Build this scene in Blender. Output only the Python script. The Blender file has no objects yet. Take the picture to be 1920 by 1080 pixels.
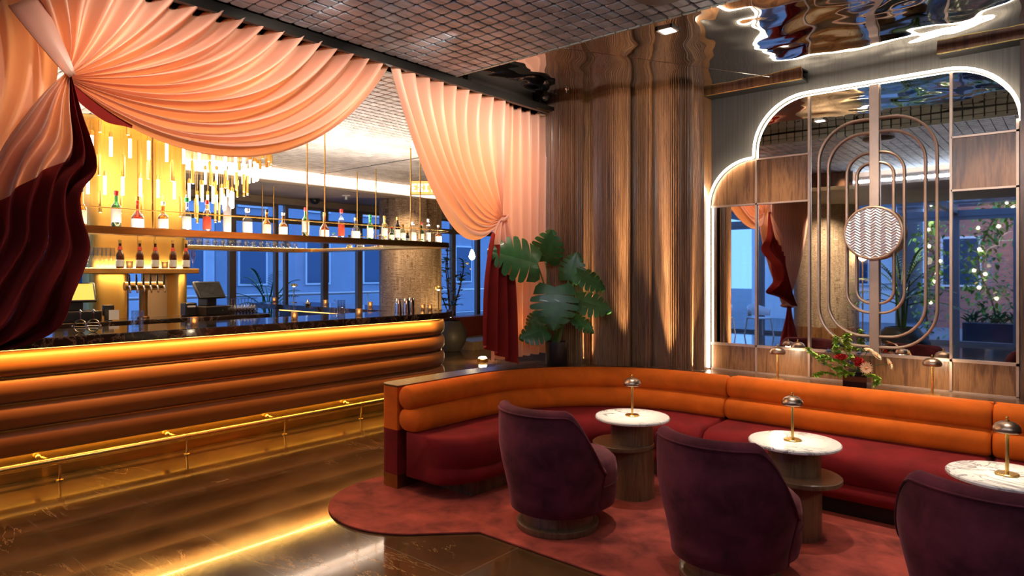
import bpy, math, random
from mathutils import Vector, Matrix
random.seed(7)
PI = math.pi
S = bpy.context.scene
C = S.collection
# ------------------------------------------------------------------ camera, world, exposure
FPX, CU, HV, EYE = 1243.0, 960.0, 512.0, 1.55        # focal length in pixels, horizon row, eye height
HEAD = math.atan2(1059.0, 1243.0)                     # the camera looks this far left of +Y
SA, CA = math.sin(HEAD), math.cos(HEAD)
cam_data = bpy.data.cameras.new('camera')
cam = bpy.data.objects.new('camera', cam_data); C.objects.link(cam)
cam_data.sensor_width = 36.0
cam_data.lens = FPX / 1920.0 * 36.0
cam_data.shift_y = -28.0 / 1920.0
cam_data.clip_start = 0.05
cam.location = (0, 0, EYE); cam.rotation_euler = (PI/2, 0, HEAD)
S.camera = cam
S.view_settings.view_transform = 'Standard'
S.view_settings.look = 'None'
S.view_settings.gamma = 1.0
S.view_settings.use_curve_mapping = False
S.view_settings.exposure = 0.5
w = bpy.data.worlds.new('dusk_sky'); S.world = w; w.use_nodes = True
bg = w.node_tree.nodes['Background']
bg.inputs[0].default_value = (0.13, 0.30, 0.72, 1); bg.inputs[1].default_value = 2.6
S.cycles.use_denoising = True
S.cycles.max_bounces = 8; S.cycles.diffuse_bounces = 3; S.cycles.glossy_bounces = 5
S.cycles.transmission_bounces = 6; S.cycles.transparent_max_bounces = 12
S.cycles.caustics_reflective = False; S.cycles.caustics_refractive = False
S.cycles.sample_clamp_indirect = 4.0; S.cycles.blur_glossy = 0.5

def ray(u):
    a = (u - CU) / FPX
    return a*CA - SA, a*SA + CA
def atZ(u, v, z):
    d = (EYE - z)*FPX/(v - HV); r = ray(u); return Vector((r[0]*d, r[1]*d, z))
def atD(u, v, d):
    r = ray(u); return Vector((r[0]*d, r[1]*d, EYE - (v - HV)*d/FPX))
def atX(u, v, x): return atD(u, v, x/ray(u)[0])
def atY(u, v, y): return atD(u, v, y/ray(u)[1])

# the main planes of the place
YP, CEIL, TILE_Z, XC, SOFFIT = 5.68, 3.15, 3.04, -3.70, 2.85
XW, YW = -10.6, -6.0                                  # window walls: beyond the bar, behind the camera

def area(name, loc, rot, sx, sy, power, col, spread=PI):
    d = bpy.data.lights.new(name, 'AREA'); d.shape = 'RECTANGLE'; d.size = sx; d.size_y = sy
    d.energy = power; d.color = col; d.spread = spread
    o = bpy.data.objects.new(name, d); C.objects.link(o); o.location = loc; o.rotation_euler = rot
    return o
def spot(name, loc, target, power, col, angle=60, blend=.6, r=.03):
    d = bpy.data.lights.new(name, 'SPOT'); d.energy = power; d.color = col
    d.spot_size = math.radians(angle); d.spot_blend = blend; d.shadow_soft_size = r
    o = bpy.data.objects.new(name, d); C.objects.link(o); o.location = loc
    v = Vector(target) - Vector(loc); o.rotation_euler = v.to_track_quat('-Z', 'Y').to_euler()
    return o
def point(name, loc, power, col, r=.03):
    d = bpy.data.lights.new(name, 'POINT'); d.energy = power; d.color = col; d.shadow_soft_size = r
    o = bpy.data.objects.new(name, d); C.objects.link(o); o.location = loc
    return o
WARM, AMBER, COOL = (1, .72, .42), (1, .55, .18), (1, .90, .78)
# under the bar counter (washes the padded front), behind the bar, coves, ceiling downlights, added fill spots
area('bar_front_light', (-5.838, 2.3, .991), (0, 0, 0), .02, 6.4, 36, (1, .55, .12))
area('bar_end_light', (-7.2, 6.02, .99), (0, 0, 0), 1.8, .02, 8, (1, .60, .22))
area('bar_kick_light', (-5.93, 2.3, .195), (0, 0, 0), .02, 6.4, 5, (1, .60, .12))
area('bar_leg_light', (-7.9, 5.32, .985), (0, 0, 0), 2.6, .03, 5, AMBER)
area('cove_light', (-8.72, 4.6, 2.93), (0, math.radians(125), 0), .05, 8.0, 85, COOL)
area('bar_uplight', (-6.2, 3.6, 2.14), (PI, 0, 0), .1, 4.6, 85, COOL)
area('lounge_cove_light', (-.5, .53, 2.90), (math.radians(140), 0, 0), 6.0, .05, 120, (.96, .95, 1))
for _x, _y in ((-7.1, 1.4), (-7.1, 3.0), (-7.1, 4.6), (-6.9, 6.6), (-8.4, 6.9), (-5.2, 6.9)):
    spot('bar_downlight', (_x, _y, 3.02), (_x, _y, 0), 60, WARM, 100, .8, .04)
for _x, _y in ((-2.6, .9), (-1.2, .9), (.2, .9), (-2.6, 2.3), (-1.2, 2.3), (.2, 2.3)):
    spot('lounge_fill_spot', (_x, _y, 3.02), (_x, _y, 0), 40, (1, .84, .68), 72, .8, .04)  # added fill for the lounge, spread over the tiled ceiling without fittings
for _x in (-2.34, -1.27, -.26):
    spot('table_downlight', (_x, 4.0, 3.10), (_x, 4.02, .5), 110, (1, .88, .76), 40, .8, .04)
for _x in (-1.9, -1.1, -.4):
    spot('panel_downlight', (_x, 5.2, 3.10), (_x, 5.5, .7), 90, (1, .82, .60), 60, .8, .04)
for _y in (-.5, .3, 1.3, 2.1, 2.9, 3.6, 4.2):
    spot('curtain_downlight', (-2.9, _y, 3.0), (-3.7, _y + .1, 2.55), 36, (1, .82, .66), 92, .9, .05)
for _y in (1.2, 2.0, 2.8, 3.6, 4.3):
    spot('curtain_backlight', (-4.5, _y, 2.95), (-3.7, _y, 2.1), 44, (1, .66, .36), 90, .9, .05)
for _y, _z in ((3.9, .80), (4.45, .80)):
    spot('curtain_uplight', (-3.88, _y, _z), (-3.68, _y, 2.4), 14, (1, .58, .22), 70, .9, .03)
spot('column_light', (-8.35, 7.0, 2.8), (-9.1, 7.9, 1.2), 70, (1, .72, .42), 80, .8, .04)
spot('column_light', (-8.0, 8.3, .35), (-8.9, 8.1, 1.8), 40, (1, .66, .30), 80, .8, .04)
spot('sunroom_fill_spot', (-3.2, -.9, 2.8), (-3.7, -2.0, 1.4), 260, (1, .80, .56), 80, .8, .04)  # added spot, brightens the wallpapered column for the mirror
spot('sunroom_fill_spot', (-2.0, -1.6, 2.8), (-2.4, -2.2, 1.4), 150, (1, .86, .66), 80, .8, .04)  # second added spot, brightens the palm side of the sunroom
spot('facade_fill_spot', (-1.0, -9.5, 5.5), (0.5, -13, 1.5), 500, (1, .80, .62), 110, .9, .1)  # added warm spot with no fitting, lifts the brick front in the mirror
spot('terrace_fill_spot', (-3.4, -6.4, 3.4), (-1.8, -7.6, 1.6), 160, (1, .86, .60), 100, .9, .1)  # added spot with no fitting, lifts the vines outside
# ------------------------------------------------------------------ helpers
class MB:
    def __init__(s): s.v = []; s.f = []
    def add(s, vs, fs):
        b = len(s.v); s.v += [tuple(p) for p in vs]; s.f += [tuple(i + b for i in f) for f in fs]; return s
    def box(s, c, d, rz=0.0, m=None):
        x, y, z = d[0]/2, d[1]/2, d[2]/2
        vs = [Vector((a*x, b*y, e*z)) for e in (-1, 1) for b in (-1, 1) for a in (-1, 1)]
        if m is None: m = Matrix.Rotation(rz, 3, 'Z')
        vs = [m @ p + Vector(c) for p in vs]
        return s.add(vs, [(0,2,3,1), (4,5,7,6), (0,1,5,4), (2,6,7,3), (0,4,6,2), (1,3,7,5)])
    def span(s, x0, x1, y0, y1, z0, z1):
        return s.box(((x0+x1)/2, (y0+y1)/2, (z0+z1)/2), (abs(x1-x0), abs(y1-y0), abs(z1-z0)))
    def grid(s, rows, cu=False, cv=False):
        n, m = len(rows), len(rows[0]); fs = []
        for i in range(n if cu else n-1):
            for j in range(m if cv else m-1):
                a, b = i, (i+1) % n; c, d = j, (j+1) % m
                fs.append((a*m+c, b*m+c, b*m+d, a*m+d))
        return s.add([p for r in rows for p in r], fs)
    def tube(s, pts, r, n=8, closed=False, caps=True):
        pts = [Vector(p) for p in pts]; k = len(pts); rows = []; up = None
        rr = r if isinstance(r, (list, tuple)) else [r]*k
        for i, p in enumerate(pts):
            if closed: t = pts[(i+1) % k] - pts[i-1]
            else: t = pts[min(i+1, k-1)] - pts[max(i-1, 0)]
            t.normalize()
            if up is None:
                up = Vector((0, 0, 1)) if abs(t.z) < .9 else Vector((0, 1, 0))
            a = up - t*up.dot(t)
            if a.length < 1e-5: a = t.orthogonal()
            a.normalize(); up = a; b = t.cross(a)
            rows.append([p + (a*math.cos(2*PI*j/n) + b*math.sin(2*PI*j/n))*rr[i] for j in range(n)])
        base = len(s.v); s.grid(rows, closed, True)
        if caps and not closed:
            s.f.append(tuple(base + j for j in reversed(range(n))))
            s.f.append(tuple(base + (k-1)*n + j for j in range(n)))
        return s
    def rod(s, a, b, r, n=8): return s.tube([a, b], r, n)
    def lathe(s, prof, n=20, o=(0, 0, 0), sx=1.0, sy=1.0):
        rows = [[(o[0] + r*sx*math.cos(2*PI*j/n), o[1] + r*sy*math.sin(2*PI*j/n), o[2] + z) for j in range(n)] for r, z in prof]
        b = len(s.v); s.grid(rows, False, True)
        s.f.append(tuple(b + j for j in reversed(range(n))))
        e = b + (len(prof)-1)*n; s.f.append(tuple(e + j for j in range(n)))
        return s
    def ball(s, c, r, n=12, m=8, sz=1.0):
        return s.lathe([(max(r*math.sin(PI*i/m), 1e-4), -r*math.cos(PI*i/m)*sz) for i in range(m+1)], n, c)
    def prism(s, out, z0, z1):
        n = len(out)
        vs = [(x, y, z0) for x, y in out] + [(x, y, z1) for x, y in out]
        fs = [tuple(reversed(range(n))), tuple(range(n, 2*n))] + [(i, (i+1) % n, (i+1) % n + n, i + n) for i in range(n)]
        return s.add(vs, fs)
    def sweep(s, prof, path, caps=True):
        """prof: closed loop of (offset along normal, z); path: list of (point xy, normal xy)"""
        rows = [[(p[0] + q[0]*n, p[1] + q[1]*n, z) for n, z in prof] for p, q in path]
        b = len(s.v); m = len(prof); s.grid(rows, False, True)
        if caps:
            s.f.append(tuple(b + j for j in range(m)))
            e = b + (len(path)-1)*m; s.f.append(tuple(e + j for j in reversed(range(m))))
        return s

def rootloc(o):
    v = Vector((0, 0, 0))
    while o is not None: v += o.location; o = o.parent
    return v
def obj(name, mb, m, parent=None, world=True, smooth=True, bevel=0, angle=38, solid=0, kind=None, loc=None):
    me = bpy.data.meshes.new(name)
    vs = mb.v
    off = rootloc(parent) if (parent is not None and world) else Vector((0, 0, 0))
    if loc is not None: off = Vector((0, 0, 0))
    if off.length > 0: vs = [(p[0]-off.x, p[1]-off.y, p[2]-off.z) for p in vs]
    me.from_pydata(vs, [], mb.f); me.update()
    if smooth:
        me.polygons.foreach_set('use_smooth', [True]*len(me.polygons))
        if angle: me.set_sharp_from_angle(angle=math.radians(angle))
    me.materials.append(m)
    o = bpy.data.objects.new(name, me); C.objects.link(o)
    if loc is not None: o.location = loc
    if parent is not None: o.parent = parent
    if bevel:
        b = o.modifiers.new('bevel', 'BEVEL'); b.width = bevel; b.segments = 2; b.limit_method = 'ANGLE'
    if solid:
        b = o.modifiers.new('solid', 'SOLIDIFY'); b.thickness = solid; b.offset = 0
    if kind: o['kind'] = kind
    return o
def tag(o, label, cat, group=None, kind=None):
    o['label'] = label; o['category'] = cat
    if group: o['group'] = group
    if kind: o['kind'] = kind
    return o
def thing(name, label, cat, loc=(0, 0, 0), rz=0.0, group=None):
    o = bpy.data.objects.new(name, None); C.objects.link(o); o.empty_display_size = .1
    o.location = loc; o.rotation_euler = (0, 0, rz)
    return tag(o, label, cat, group)
def dup(root, loc, rz=None, label=None, group=None, scale=None):
    def cp(o, par):
        c = o.copy(); C.objects.link(c)
        if par is not None: c.parent = par
        for ch in [k for k in list(C.objects) if k.parent == o]: cp(ch, c)
        return c
    r = root.copy(); C.objects.link(r); r.location = loc
    for ch in kids.get(root.name, None) or [k for k in list(C.objects) if k.parent == root]: cp(ch, r)
    if rz is not None: r.rotation_euler = (0, 0, rz)
    if label: r['label'] = label
    if group: r['group'] = group
    if scale: r.scale = (scale,)*3 if not isinstance(scale, tuple) else scale
    return r
kids = {}
def rrect(hw, hh, r, n=6, cx=0.0, cy=0.0):
    out = []
    for sx, sy, a0 in ((1, 1, 0), (-1, 1, 90), (-1, -1, 180), (1, -1, 270)):
        for i in range(n+1):
            a = math.radians(a0 + 90*i/n)
            out.append((cx + sx*(hw-r) + r*math.cos(a), cy + sy*(hh-r) + r*math.sin(a)))
    return out
def bez(p0, p1, p2, p3, t):
    a = 1 - t
    return tuple(a*a*a*p0[i] + 3*a*a*t*p1[i] + 3*a*t*t*p2[i] + t*t*t*p3[i] for i in range(len(p0)))
def lerp(a, b, t): return tuple(a[i] + (b[i]-a[i])*t for i in range(len(a)))
def poly_at(pts, t):
    """smooth point at t in 0..1 on a Catmull-Rom line through pts (any dimension)"""
    k = len(pts) - 1; x = min(max(t, 0), 1)*k; i = min(int(x), k-1); f = x - i
    p0, p1, p2, p3 = pts[max(i-1, 0)], pts[i], pts[i+1], pts[min(i+2, k)]
    return tuple(.5*(2*p1[j] + (p2[j]-p0[j])*f + (2*p0[j]-5*p1[j]+4*p2[j]-p3[j])*f*f + (3*p1[j]-p0[j]-3*p2[j]+p3[j])*f**3) for j in range(len(p1)))
def sm(a, b, x):
    t = min(max((x-a)/(b-a), 0), 1); return t*t*(3-2*t)

# ------------------------------------------------------------------ materials
def newmat(name):
    m = bpy.data.materials.new(name); m.use_nodes = True
    return m, m.node_tree.nodes, m.node_tree.links, m.node_tree.nodes['Principled BSDF']
def coords(N, L, scale=(1, 1, 1), kind='Object'):
    tc = N.new('ShaderNodeTexCoord'); mp = N.new('ShaderNodeMapping'); mp.inputs['Scale'].default_value = scale
    L.new(tc.outputs[kind], mp.inputs[0]); return mp.outputs[0]
def geo(N, L, scale=(1, 1, 1)):
    g = N.new('ShaderNodeNewGeometry'); mp = N.new('ShaderNodeMapping'); mp.inputs['Scale'].default_value = scale
    L.new(g.outputs['Position'], mp.inputs[0]); return mp.outputs[0]
def noise(N, L, vec, scale, detail=4, rough=.55, dist=0):
    n = N.new('ShaderNodeTexNoise'); n.inputs['Scale'].default_value = scale; n.inputs['Detail'].default_value = detail
    n.inputs['Roughness'].default_value = rough; n.inputs['Distortion'].default_value = dist
    if vec is not None: L.new(vec, n.inputs['Vector'])
    return n.outputs['Fac']
def ramp(N, L, fac, stops, interp='LINEAR'):
    r = N.new('ShaderNodeValToRGB'); r.color_ramp.interpolation = interp; e = r.color_ramp.elements
    while len(e) < len(stops): e.new(.5)
    for i, (p, c) in enumerate(stops):
        e[i].position = p; e[i].color = (c[0], c[1], c[2], 1) if not isinstance(c, (int, float)) else (c, c, c, 1)
    L.new(fac, r.inputs[0]); return r.outputs[0]
def bump(N, L, B, h, strength=.3, dist=.01):
    b = N.new('ShaderNodeBump'); b.inputs['Strength'].default_value = strength; b.inputs['Distance'].default_value = dist
    L.new(h, b.inputs['Height']); L.new(b.outputs[0], B.inputs['Normal'])
def setp(B, **k):
    names = dict(col='Base Color', rough='Roughness', metal='Metallic', trans='Transmission Weight', ior='IOR', coat='Coat Weight',
                 coatr='Coat Roughness', sheen='Sheen Weight', sheenr='Sheen Roughness', spec='Specular IOR Level', alpha='Alpha', sub='Subsurface Weight')
    for a, v in k.items():
        B.inputs[names[a]].default_value = (*v, 1) if isinstance(v, tuple) else v
def mat(name, col, rough=.5, metal=0.0, var=0.0, vs=4.0, stretch=(1, 1, 1), bmp=0.0, bs=60.0, **k):
    m, N, L, B = newmat(name); setp(B, col=col, rough=rough, metal=metal, **k)
    if var:
        f = noise(N, L, coords(N, L, stretch), vs)
        a = tuple(max(c*(1-var), 0) for c in col); b = tuple(min(c*(1+var), 1) for c in col)
        L.new(ramp(N, L, f, [(.3, a), (.7, b)]), B.inputs['Base Color'])
    if bmp: bump(N, L, B, noise(N, L, coords(N, L, stretch), bs, 2), bmp, .004)
    return m
def emit(name, col, s):
    m, N, L, B = newmat(name); setp(B, col=(.02, .02, .02), rough=.5)
    B.inputs['Emission Color'].default_value = (*col, 1); B.inputs['Emission Strength'].default_value = s
    return m
def velvet(name, col, var=.35, vs=5, sheen=.5):
    m, N, L, B = newmat(name); setp(B, rough=.85, sheen=sheen, sheenr=.35, spec=.2)
    v = coords(N, L); f = noise(N, L, v, vs, 5, .6, .4)
    a = tuple(c*(1-var) for c in col); b = tuple(min(1, c*(1+var)) for c in col)
    L.new(ramp(N, L, f, [(.32, a), (.68, b)]), B.inputs['Base Color'])
    B.inputs['Sheen Tint'].default_value = (*[min(1, c*2.0+.05) for c in col], 1)
    bump(N, L, B, noise(N, L, v, 90, 2), .12, .003)
    return m
def wood(name, c1, c2, rough=.4, axis='z', scale=1.0, coat=0.2):
    m, N, L, B = newmat(name); setp(B, rough=rough, coat=coat, coatr=.2)
    st = {'z': (9, 9, .7), 'x': (.7, 9, 9), 'y': (9, .7, 9)}[axis]
    v = geo(N, L, tuple(a*scale for a in st))
    f = noise(N, L, v, 1.6, 6, .6, 1.6)
    f2 = noise(N, L, geo(N, L, tuple(a*12*scale for a in st)), 1.5, 2)
    mx = N.new('ShaderNodeMath'); mx.operation = 'MULTIPLY_ADD'; mx.inputs[1].default_value = .25
    L.new(f2, mx.inputs[0]); L.new(f, mx.inputs[2])
    L.new(ramp(N, L, mx.outputs[0], [(.42, c1), (.60, c2), (.74, c1)]), B.inputs['Base Color'])
    bump(N, L, B, f2, .08, .002)
    return m
def thin_glass(name, tint=(1, 1, 1), refl=.10, rough=0.0):
    m, N, L, B = newmat(name); N.remove(B); out = N['Material Output']
    t = N.new('ShaderNodeBsdfTransparent'); t.inputs[0].default_value = (*tint, 1)
    g = N.new('ShaderNodeBsdfGlossy'); g.inputs['Roughness'].default_value = rough
    fr = N.new('ShaderNodeLayerWeight'); fr.inputs[0].default_value = .5
    pw5 = N.new('ShaderNodeMath'); pw5.operation = 'POWER'; pw5.inputs[1].default_value = 4.0; L.new(fr.outputs['Facing'], pw5.inputs[0])
    ad = N.new('ShaderNodeMath'); ad.operation = 'MULTIPLY_ADD'; ad.inputs[1].default_value = .85; ad.inputs[2].default_value = refl*.3
    mx = N.new('ShaderNodeMixShader'); L.new(pw5.outputs[0], ad.inputs[0]); L.new(ad.outputs[0], mx.inputs[0])
    L.new(t.outputs[0], mx.inputs[1]); L.new(g.outputs[0], mx.inputs[2]); L.new(mx.outputs[0], out.inputs[0])
    return m

M = {}
M['brass'] = mat('brushed_brass', (.78, .50, .16), .28, 1, .18, 3, (1, 1, 8))
M['brass_dark'] = mat('aged_brass', (.42, .25, .08), .34, 1, .2, 6)
M['polished_brass'] = mat('polished_brass', (.95, .66, .20), .27, 1)
M['gold_clad'] = mat('gold_cladding', (.72, .45, .12), .40, 1, .10, 1.2, (3, 3, .3))
M['bronze'] = mat('bronze_shade', (.42, .29, .21), .34, 1, .15, 5)
M['taupe_metal'] = mat('taupe_bronze_trim', (.56, .40, .30), .36, .6, .1, 8)
M['black'] = mat('black_plastic', (.012, .012, .013), .35)
M['black_metal'] = mat('black_metal', (.015, .014, .013), .38, .5)
M['steel'] = mat('polished_steel', (.75, .74, .72), .12, 1)
M['dark_frame'] = mat('dark_window_frame', (.19, .155, .135), .5, .3)
M['frame_grey'] = mat('grey_window_frame', (.20, .20, .22), .5, .3)
M['soffit'] = mat('brown_soffit_paint', (.34, .26, .20), .6, 0, .1, 2)
M['wall_dark'] = mat('dark_wall_paint', (.05, .042, .038), .7, 0, .15, 2)
M['glass'] = thin_glass('window_pane_glass', (.92, .96, 1.0), .12)
M['clear'] = thin_glass('clear_drinking_glass', (.90, .92, .92), .35, .03)
M['mirror'] = mat('silver_mirror', (.80, .80, .79), .015, 1)
M['cream_paint'] = mat('white_paint', (.75, .76, .78), .6)
M['orange_velvet'] = velvet('orange_velvet', (.70, .130, .008), .18, 4, .35)
M['red_velvet'] = velvet('wine_red_velvet', (.165, .007, .008), .28, 4, .2)
M['plum_velvet'] = velvet('plum_velvet', (.090, .016, .026), .45, 7, .8)
M['bar_leather'] = mat('amber_padded_leather', (.25, .066, .005), .5, 0, .08, 3, sheen=.2)
M['walnut'] = wood('walnut_veneer', (.14, .058, .022), (.30, .14, .055), .35)
M['walnut_dark'] = wood('dark_walnut', (.055, .024, .012), (.12, .055, .024), .32)
M['ledge_wood'] = wood('dark_ledge_wood', (.05, .022, .011), (.11, .05, .022), .25, 'y', .8)
M['rib_wood'] = wood('ribbed_wood', (.11, .046, .018), (.21, .098, .042), .42)
M['table_wood'] = wood('table_brown_wood', (.10, .052, .026), (.17, .092, .046), .38, 'z', 1.6)
M['curtain'] = None
def curtain_mat(name, col, trans):
    m, N, L, B = newmat(name); setp(B, col=col, rough=.36, sheen=.25, sheenr=.4, spec=.5)
    B.inputs['Sheen Tint'].default_value = (*[min(1, c*1.3+.1) for c in col], 1)
    t = N.new('ShaderNodeBsdfTranslucent'); t.inputs[0].default_value = (*trans, 1)
    mx = N.new('ShaderNodeMixShader'); mx.inputs[0].default_value = .38
    v = coords(N, L); bump(N, L, B, noise(N, L, v, 220, 2), .04, .002)
    L.new(B.outputs[0], mx.inputs[1]); L.new(t.outputs[0], mx.inputs[2]); L.new(mx.outputs[0], N['Material Output'].inputs[0])
    return m
M['curtain'] = curtain_mat('peach_satin', (.78, .47, .36), (1.0, .50, .24))
M['burgundy'] = velvet('burgundy_cloth', (.23, .013, .009), .2, 3, .25)
def floor_mat():
    m, N, L, B = newmat('brown_marble_tiles'); setp(B, rough=.12, spec=.6, coat=.35, coatr=.03)
    g = geo(N, L)
    n1 = noise(N, L, g, 1.1, 7, .6, 1.2)
    base = ramp(N, L, n1, [(.3, (.03, .016, .008)), (.55, (.085, .042, .016)), (.75, (.15, .076, .032))])
    n2 = noise(N, L, geo(N, L, (.35, 1.5, 1)), 1.6, 9, .66, 1.2)
    vein = ramp(N, L, n2, [(.492, 0), (.5, 1), (.508, 0)])
    n3 = noise(N, L, g, .9, 2); msk = ramp(N, L, n3, [(.5, 0), (.62, .8)])
    mu = N.new('ShaderNodeMath'); mu.operation = 'MULTIPLY'; L.new(vein, mu.inputs[0]); L.new(msk, mu.inputs[1])
    mx = N.new('ShaderNodeMix'); mx.data_type = 'RGBA'; mx.inputs['B'].default_value = (.50, .28, .12, 1)
    L.new(mu.outputs[0], mx.inputs['Factor']); L.new(base, mx.inputs['A'])
    br = N.new('ShaderNodeTexBrick'); br.offset = 0; br.inputs['Color1'].default_value = (1, 1, 1, 1); br.inputs['Color2'].default_value = (1, 1, 1, 1)
    br.inputs['Mortar'].default_value = (0, 0, 0, 1); br.inputs['Scale'].default_value = 1; br.inputs['Mortar Size'].default_value = .0022
    br.inputs['Brick Width'].default_value = 1.2; br.inputs['Row Height'].default_value = .6; L.new(geo(N, L), br.inputs['Vector'])
    mx2 = N.new('ShaderNodeMix'); mx2.data_type = 'RGBA'; mx2.inputs['A'].default_value = (.13, .10, .08, 1)
    L.new(br.outputs['Color'], mx2.inputs['Factor']); L.new(mx.outputs['Result'], mx2.inputs['B'])
    L.new(mx2.outputs['Result'], B.inputs['Base Color'])
    L.new(ramp(N, L, n1, [(.3, .07), (.8, .16)]), B.inputs['Roughness'])
    return m
M['floor'] = floor_mat()
def marble(name, base, vein, sc=3.0, wdt=.03, rough=.12, dens=.5):
    m, N, L, B = newmat(name); setp(B, rough=rough, coat=.3)
    g = geo(N, L)
    n2 = noise(N, L, g, sc, 8, .62, 1.8); n3 = noise(N, L, g, sc*.6, 3)
    v = ramp(N, L, n2, [(.5-wdt, 0), (.5, 1), (.5+wdt, 0)]); k = ramp(N, L, n3, [(dens-.08, 0), (dens+.12, 1)])
    mu = N.new('ShaderNodeMath'); mu.operation = 'MULTIPLY'; L.new(v, mu.inputs[0]); L.new(k, mu.inputs[1])
    mx = N.new('ShaderNodeMix'); mx.data_type = 'RGBA'; mx.inputs['A'].default_value = (*base, 1); mx.inputs['B'].default_value = (*vein, 1)
    L.new(mu.outputs[0], mx.inputs['Factor']); L.new(mx.outputs['Result'], B.inputs['Base Color'])
    return m
M['white_marble'] = marble('white_veined_marble', (.84, .83, .81), (.16, .13, .16), 3.6, .036, .15, .46)
M['dark_marble'] = marble('dark_emperador_marble', (.030, .018, .012), (.26, .15, .09), 3.5, .025, .08, .45)
def ripple():
    m, N, L, B = newmat('rippled_mirror_steel'); setp(B, col=(.70, .68, .66), rough=.03, metal=1)
    f = noise(N, L, geo(N, L), 2.6, 1, .4, .2)
    bump(N, L, B, f, .9, .035)
    return m
M['ripple'] = ripple()
def tile_mat(name, a, b):
    m, N, L, B = newmat(name); setp(B, rough=.45, metal=.15)
    f = noise(N, L, geo(N, L), 1.7, 4, .7, .6); w = N.new('ShaderNodeTexWhiteNoise'); w.noise_dimensions = '2D'
    sn = N.new('ShaderNodeVectorMath'); sn.operation = 'SNAP'; sn.inputs[1].default_value = (.098, .098, 5)
    L.new(geo(N, L), sn.inputs[0]); L.new(sn.outputs[0], w.inputs['Vector'])
    mm = N.new('ShaderNodeMath'); mm.operation = 'MULTIPLY_ADD'; mm.inputs[1].default_value = .35
    L.new(w.outputs['Value'], mm.inputs[0]); L.new(f, mm.inputs[2])
    L.new(ramp(N, L, mm.outputs[0], [(.4, a), (.95, b)]), B.inputs['Base Color'])
    return m
M['tile'] = tile_mat('pewter_scale_tiles', (.17, .24, .32), (.45, .58, .73))
M['tile_pale'] = tile_mat('pale_scale_tiles', (.34, .29, .27), (.62, .56, .52))
def weave(name, a, b):
    m, N, L, B = newmat(name); setp(B, rough=.6, metal=.25)
    f = noise(N, L, geo(N, L, (3, 3, 40)), 2.5, 3, .7, .3); g = noise(N, L, geo(N, L, (30, 30, 2)), 1.5, 2)
    k = noise(N, L, geo(N, L, (2.2, 2.2, .3)), 2, 3)
    m1 = N.new('ShaderNodeMath'); m1.operation = 'MULTIPLY_ADD'; m1.inputs[1].default_value = .5; L.new(g, m1.inputs[0]); L.new(f, m1.inputs[2])
    m2 = N.new('ShaderNodeMath'); m2.operation = 'MULTIPLY_ADD'; m2.inputs[1].default_value = .9; L.new(k, m2.inputs[0]); L.new(m1.outputs[0], m2.inputs[2])
    m3 = N.new('ShaderNodeMath'); m3.operation = 'MULTIPLY'; m3.inputs[1].default_value = .5; L.new(m2.outputs[0], m3.inputs[0])
    L.new(ramp(N, L, m3.outputs[0], [(.50, a), (.56, b), (.61, a), (.68, b)]), B.inputs['Base Color'])
    bump(N, L, B, f, .25, .004)
    return m
M['wallpaper'] = weave('woven_metallic_wallpaper', (.15, .085, .04), (.58, .43, .30))
M['grey_wall'] = mat('dark_grey_silk_wall', (.085, .078, .070), .5, .35, .25, 3, (40, 40, .4))
M['rug'] = velvet('coral_rug_pile', (.25, .042, .028), .5, 5, .35)
M['leaf'] = mat('monstera_leaf', (.022, .10, .020), .42, 0, .35, 12, coat=.08)
M['leaf_light'] = mat('light_green_leaf', (.10, .23, .02), .4, 0, .3, 14)
M['leaf_olive'] = mat('rubber_plant_leaf', (.06, .11, .015), .3, 0, .4, 10)
M['stem'] = mat('green_stem', (.05, .13, .02), .45)
M['bark'] = mat('brown_bark', (.10, .055, .03), .8, 0, .3, 8)
M['led'] = emit('white_led_tube', (1, .86, .66), 20)
M['led_amber'] = emit('amber_led_strip', (1, .56, .12), 7)
M['led_warm'] = emit('warm_led_strip', (1, .74, .42), 11)
M['rod_glow'] = emit('glowing_glass_rod', (1, .80, .50), 6)
M['candle_glow'] = emit('candle_flame_glow', (1, .62, .22), 9)
M['bulb'] = emit('warm_bulb', (1, .78, .45), 22)
M['votive'] = mat('frosted_votive_glass', (.95, .62, .34), .3, 0, trans=.4)
M['puck'] = emit('floor_uplight_lens', (1, .74, .36), 40)
M['label_white'] = mat('white_paper_label', (.86, .84, .79), .6)
M['label_cream'] = mat('cream_paper_label', (.80, .70, .52), .6)
M['label_red'] = mat('red_paper_label', (.62, .06, .03), .5)
M['cap_red'] = mat('red_foil', (.65, .03, .03), .35, .2)
M['cap_gold'] = mat('gold_foil', (.80, .52, .12), .3, .8)
M['cap_black'] = mat('black_cap', (.02, .018, .018), .4)
M['cap_green'] = mat('green_foil', (.02, .22, .06), .35)
M['cap_white'] = mat('pale_cap', (.75, .72, .68), .4)
M['exit_red'] = emit('lit_sign_face', (1, .22, .04), 2.2)
M['exit_letter'] = emit('lit_sign_letters', (1, .65, .30), 6)
def liquor(name, col, tr=.75, rough=.04):
    return mat(name, col, rough, 0, trans=tr, ior=1.35)
M['amber'] = liquor('amber_spirit_glass', (.62, .20, .03)); M['green'] = liquor('green_bottle_glass', (.04, .17, .05))
M['bright_green'] = liquor('bright_green_glass', (.02, .42, .08)); M['brown'] = liquor('dark_brown_glass', (.12, .035, .012), .5)
M['redglass'] = liquor('dark_red_glass', (.40, .05, .03)); M['pale'] = liquor('pale_yellow_glass', (.85, .72, .32)); M['clearb'] = thin_glass('clear_bottle_glass', (.86, .88, .88), .5, .05)
M['whiteb'] = mat('white_frosted_bottle', (.88, .88, .90), .35); M['blackb'] = liquor('black_wine_glass', (.02, .014, .014), .25)
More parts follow.
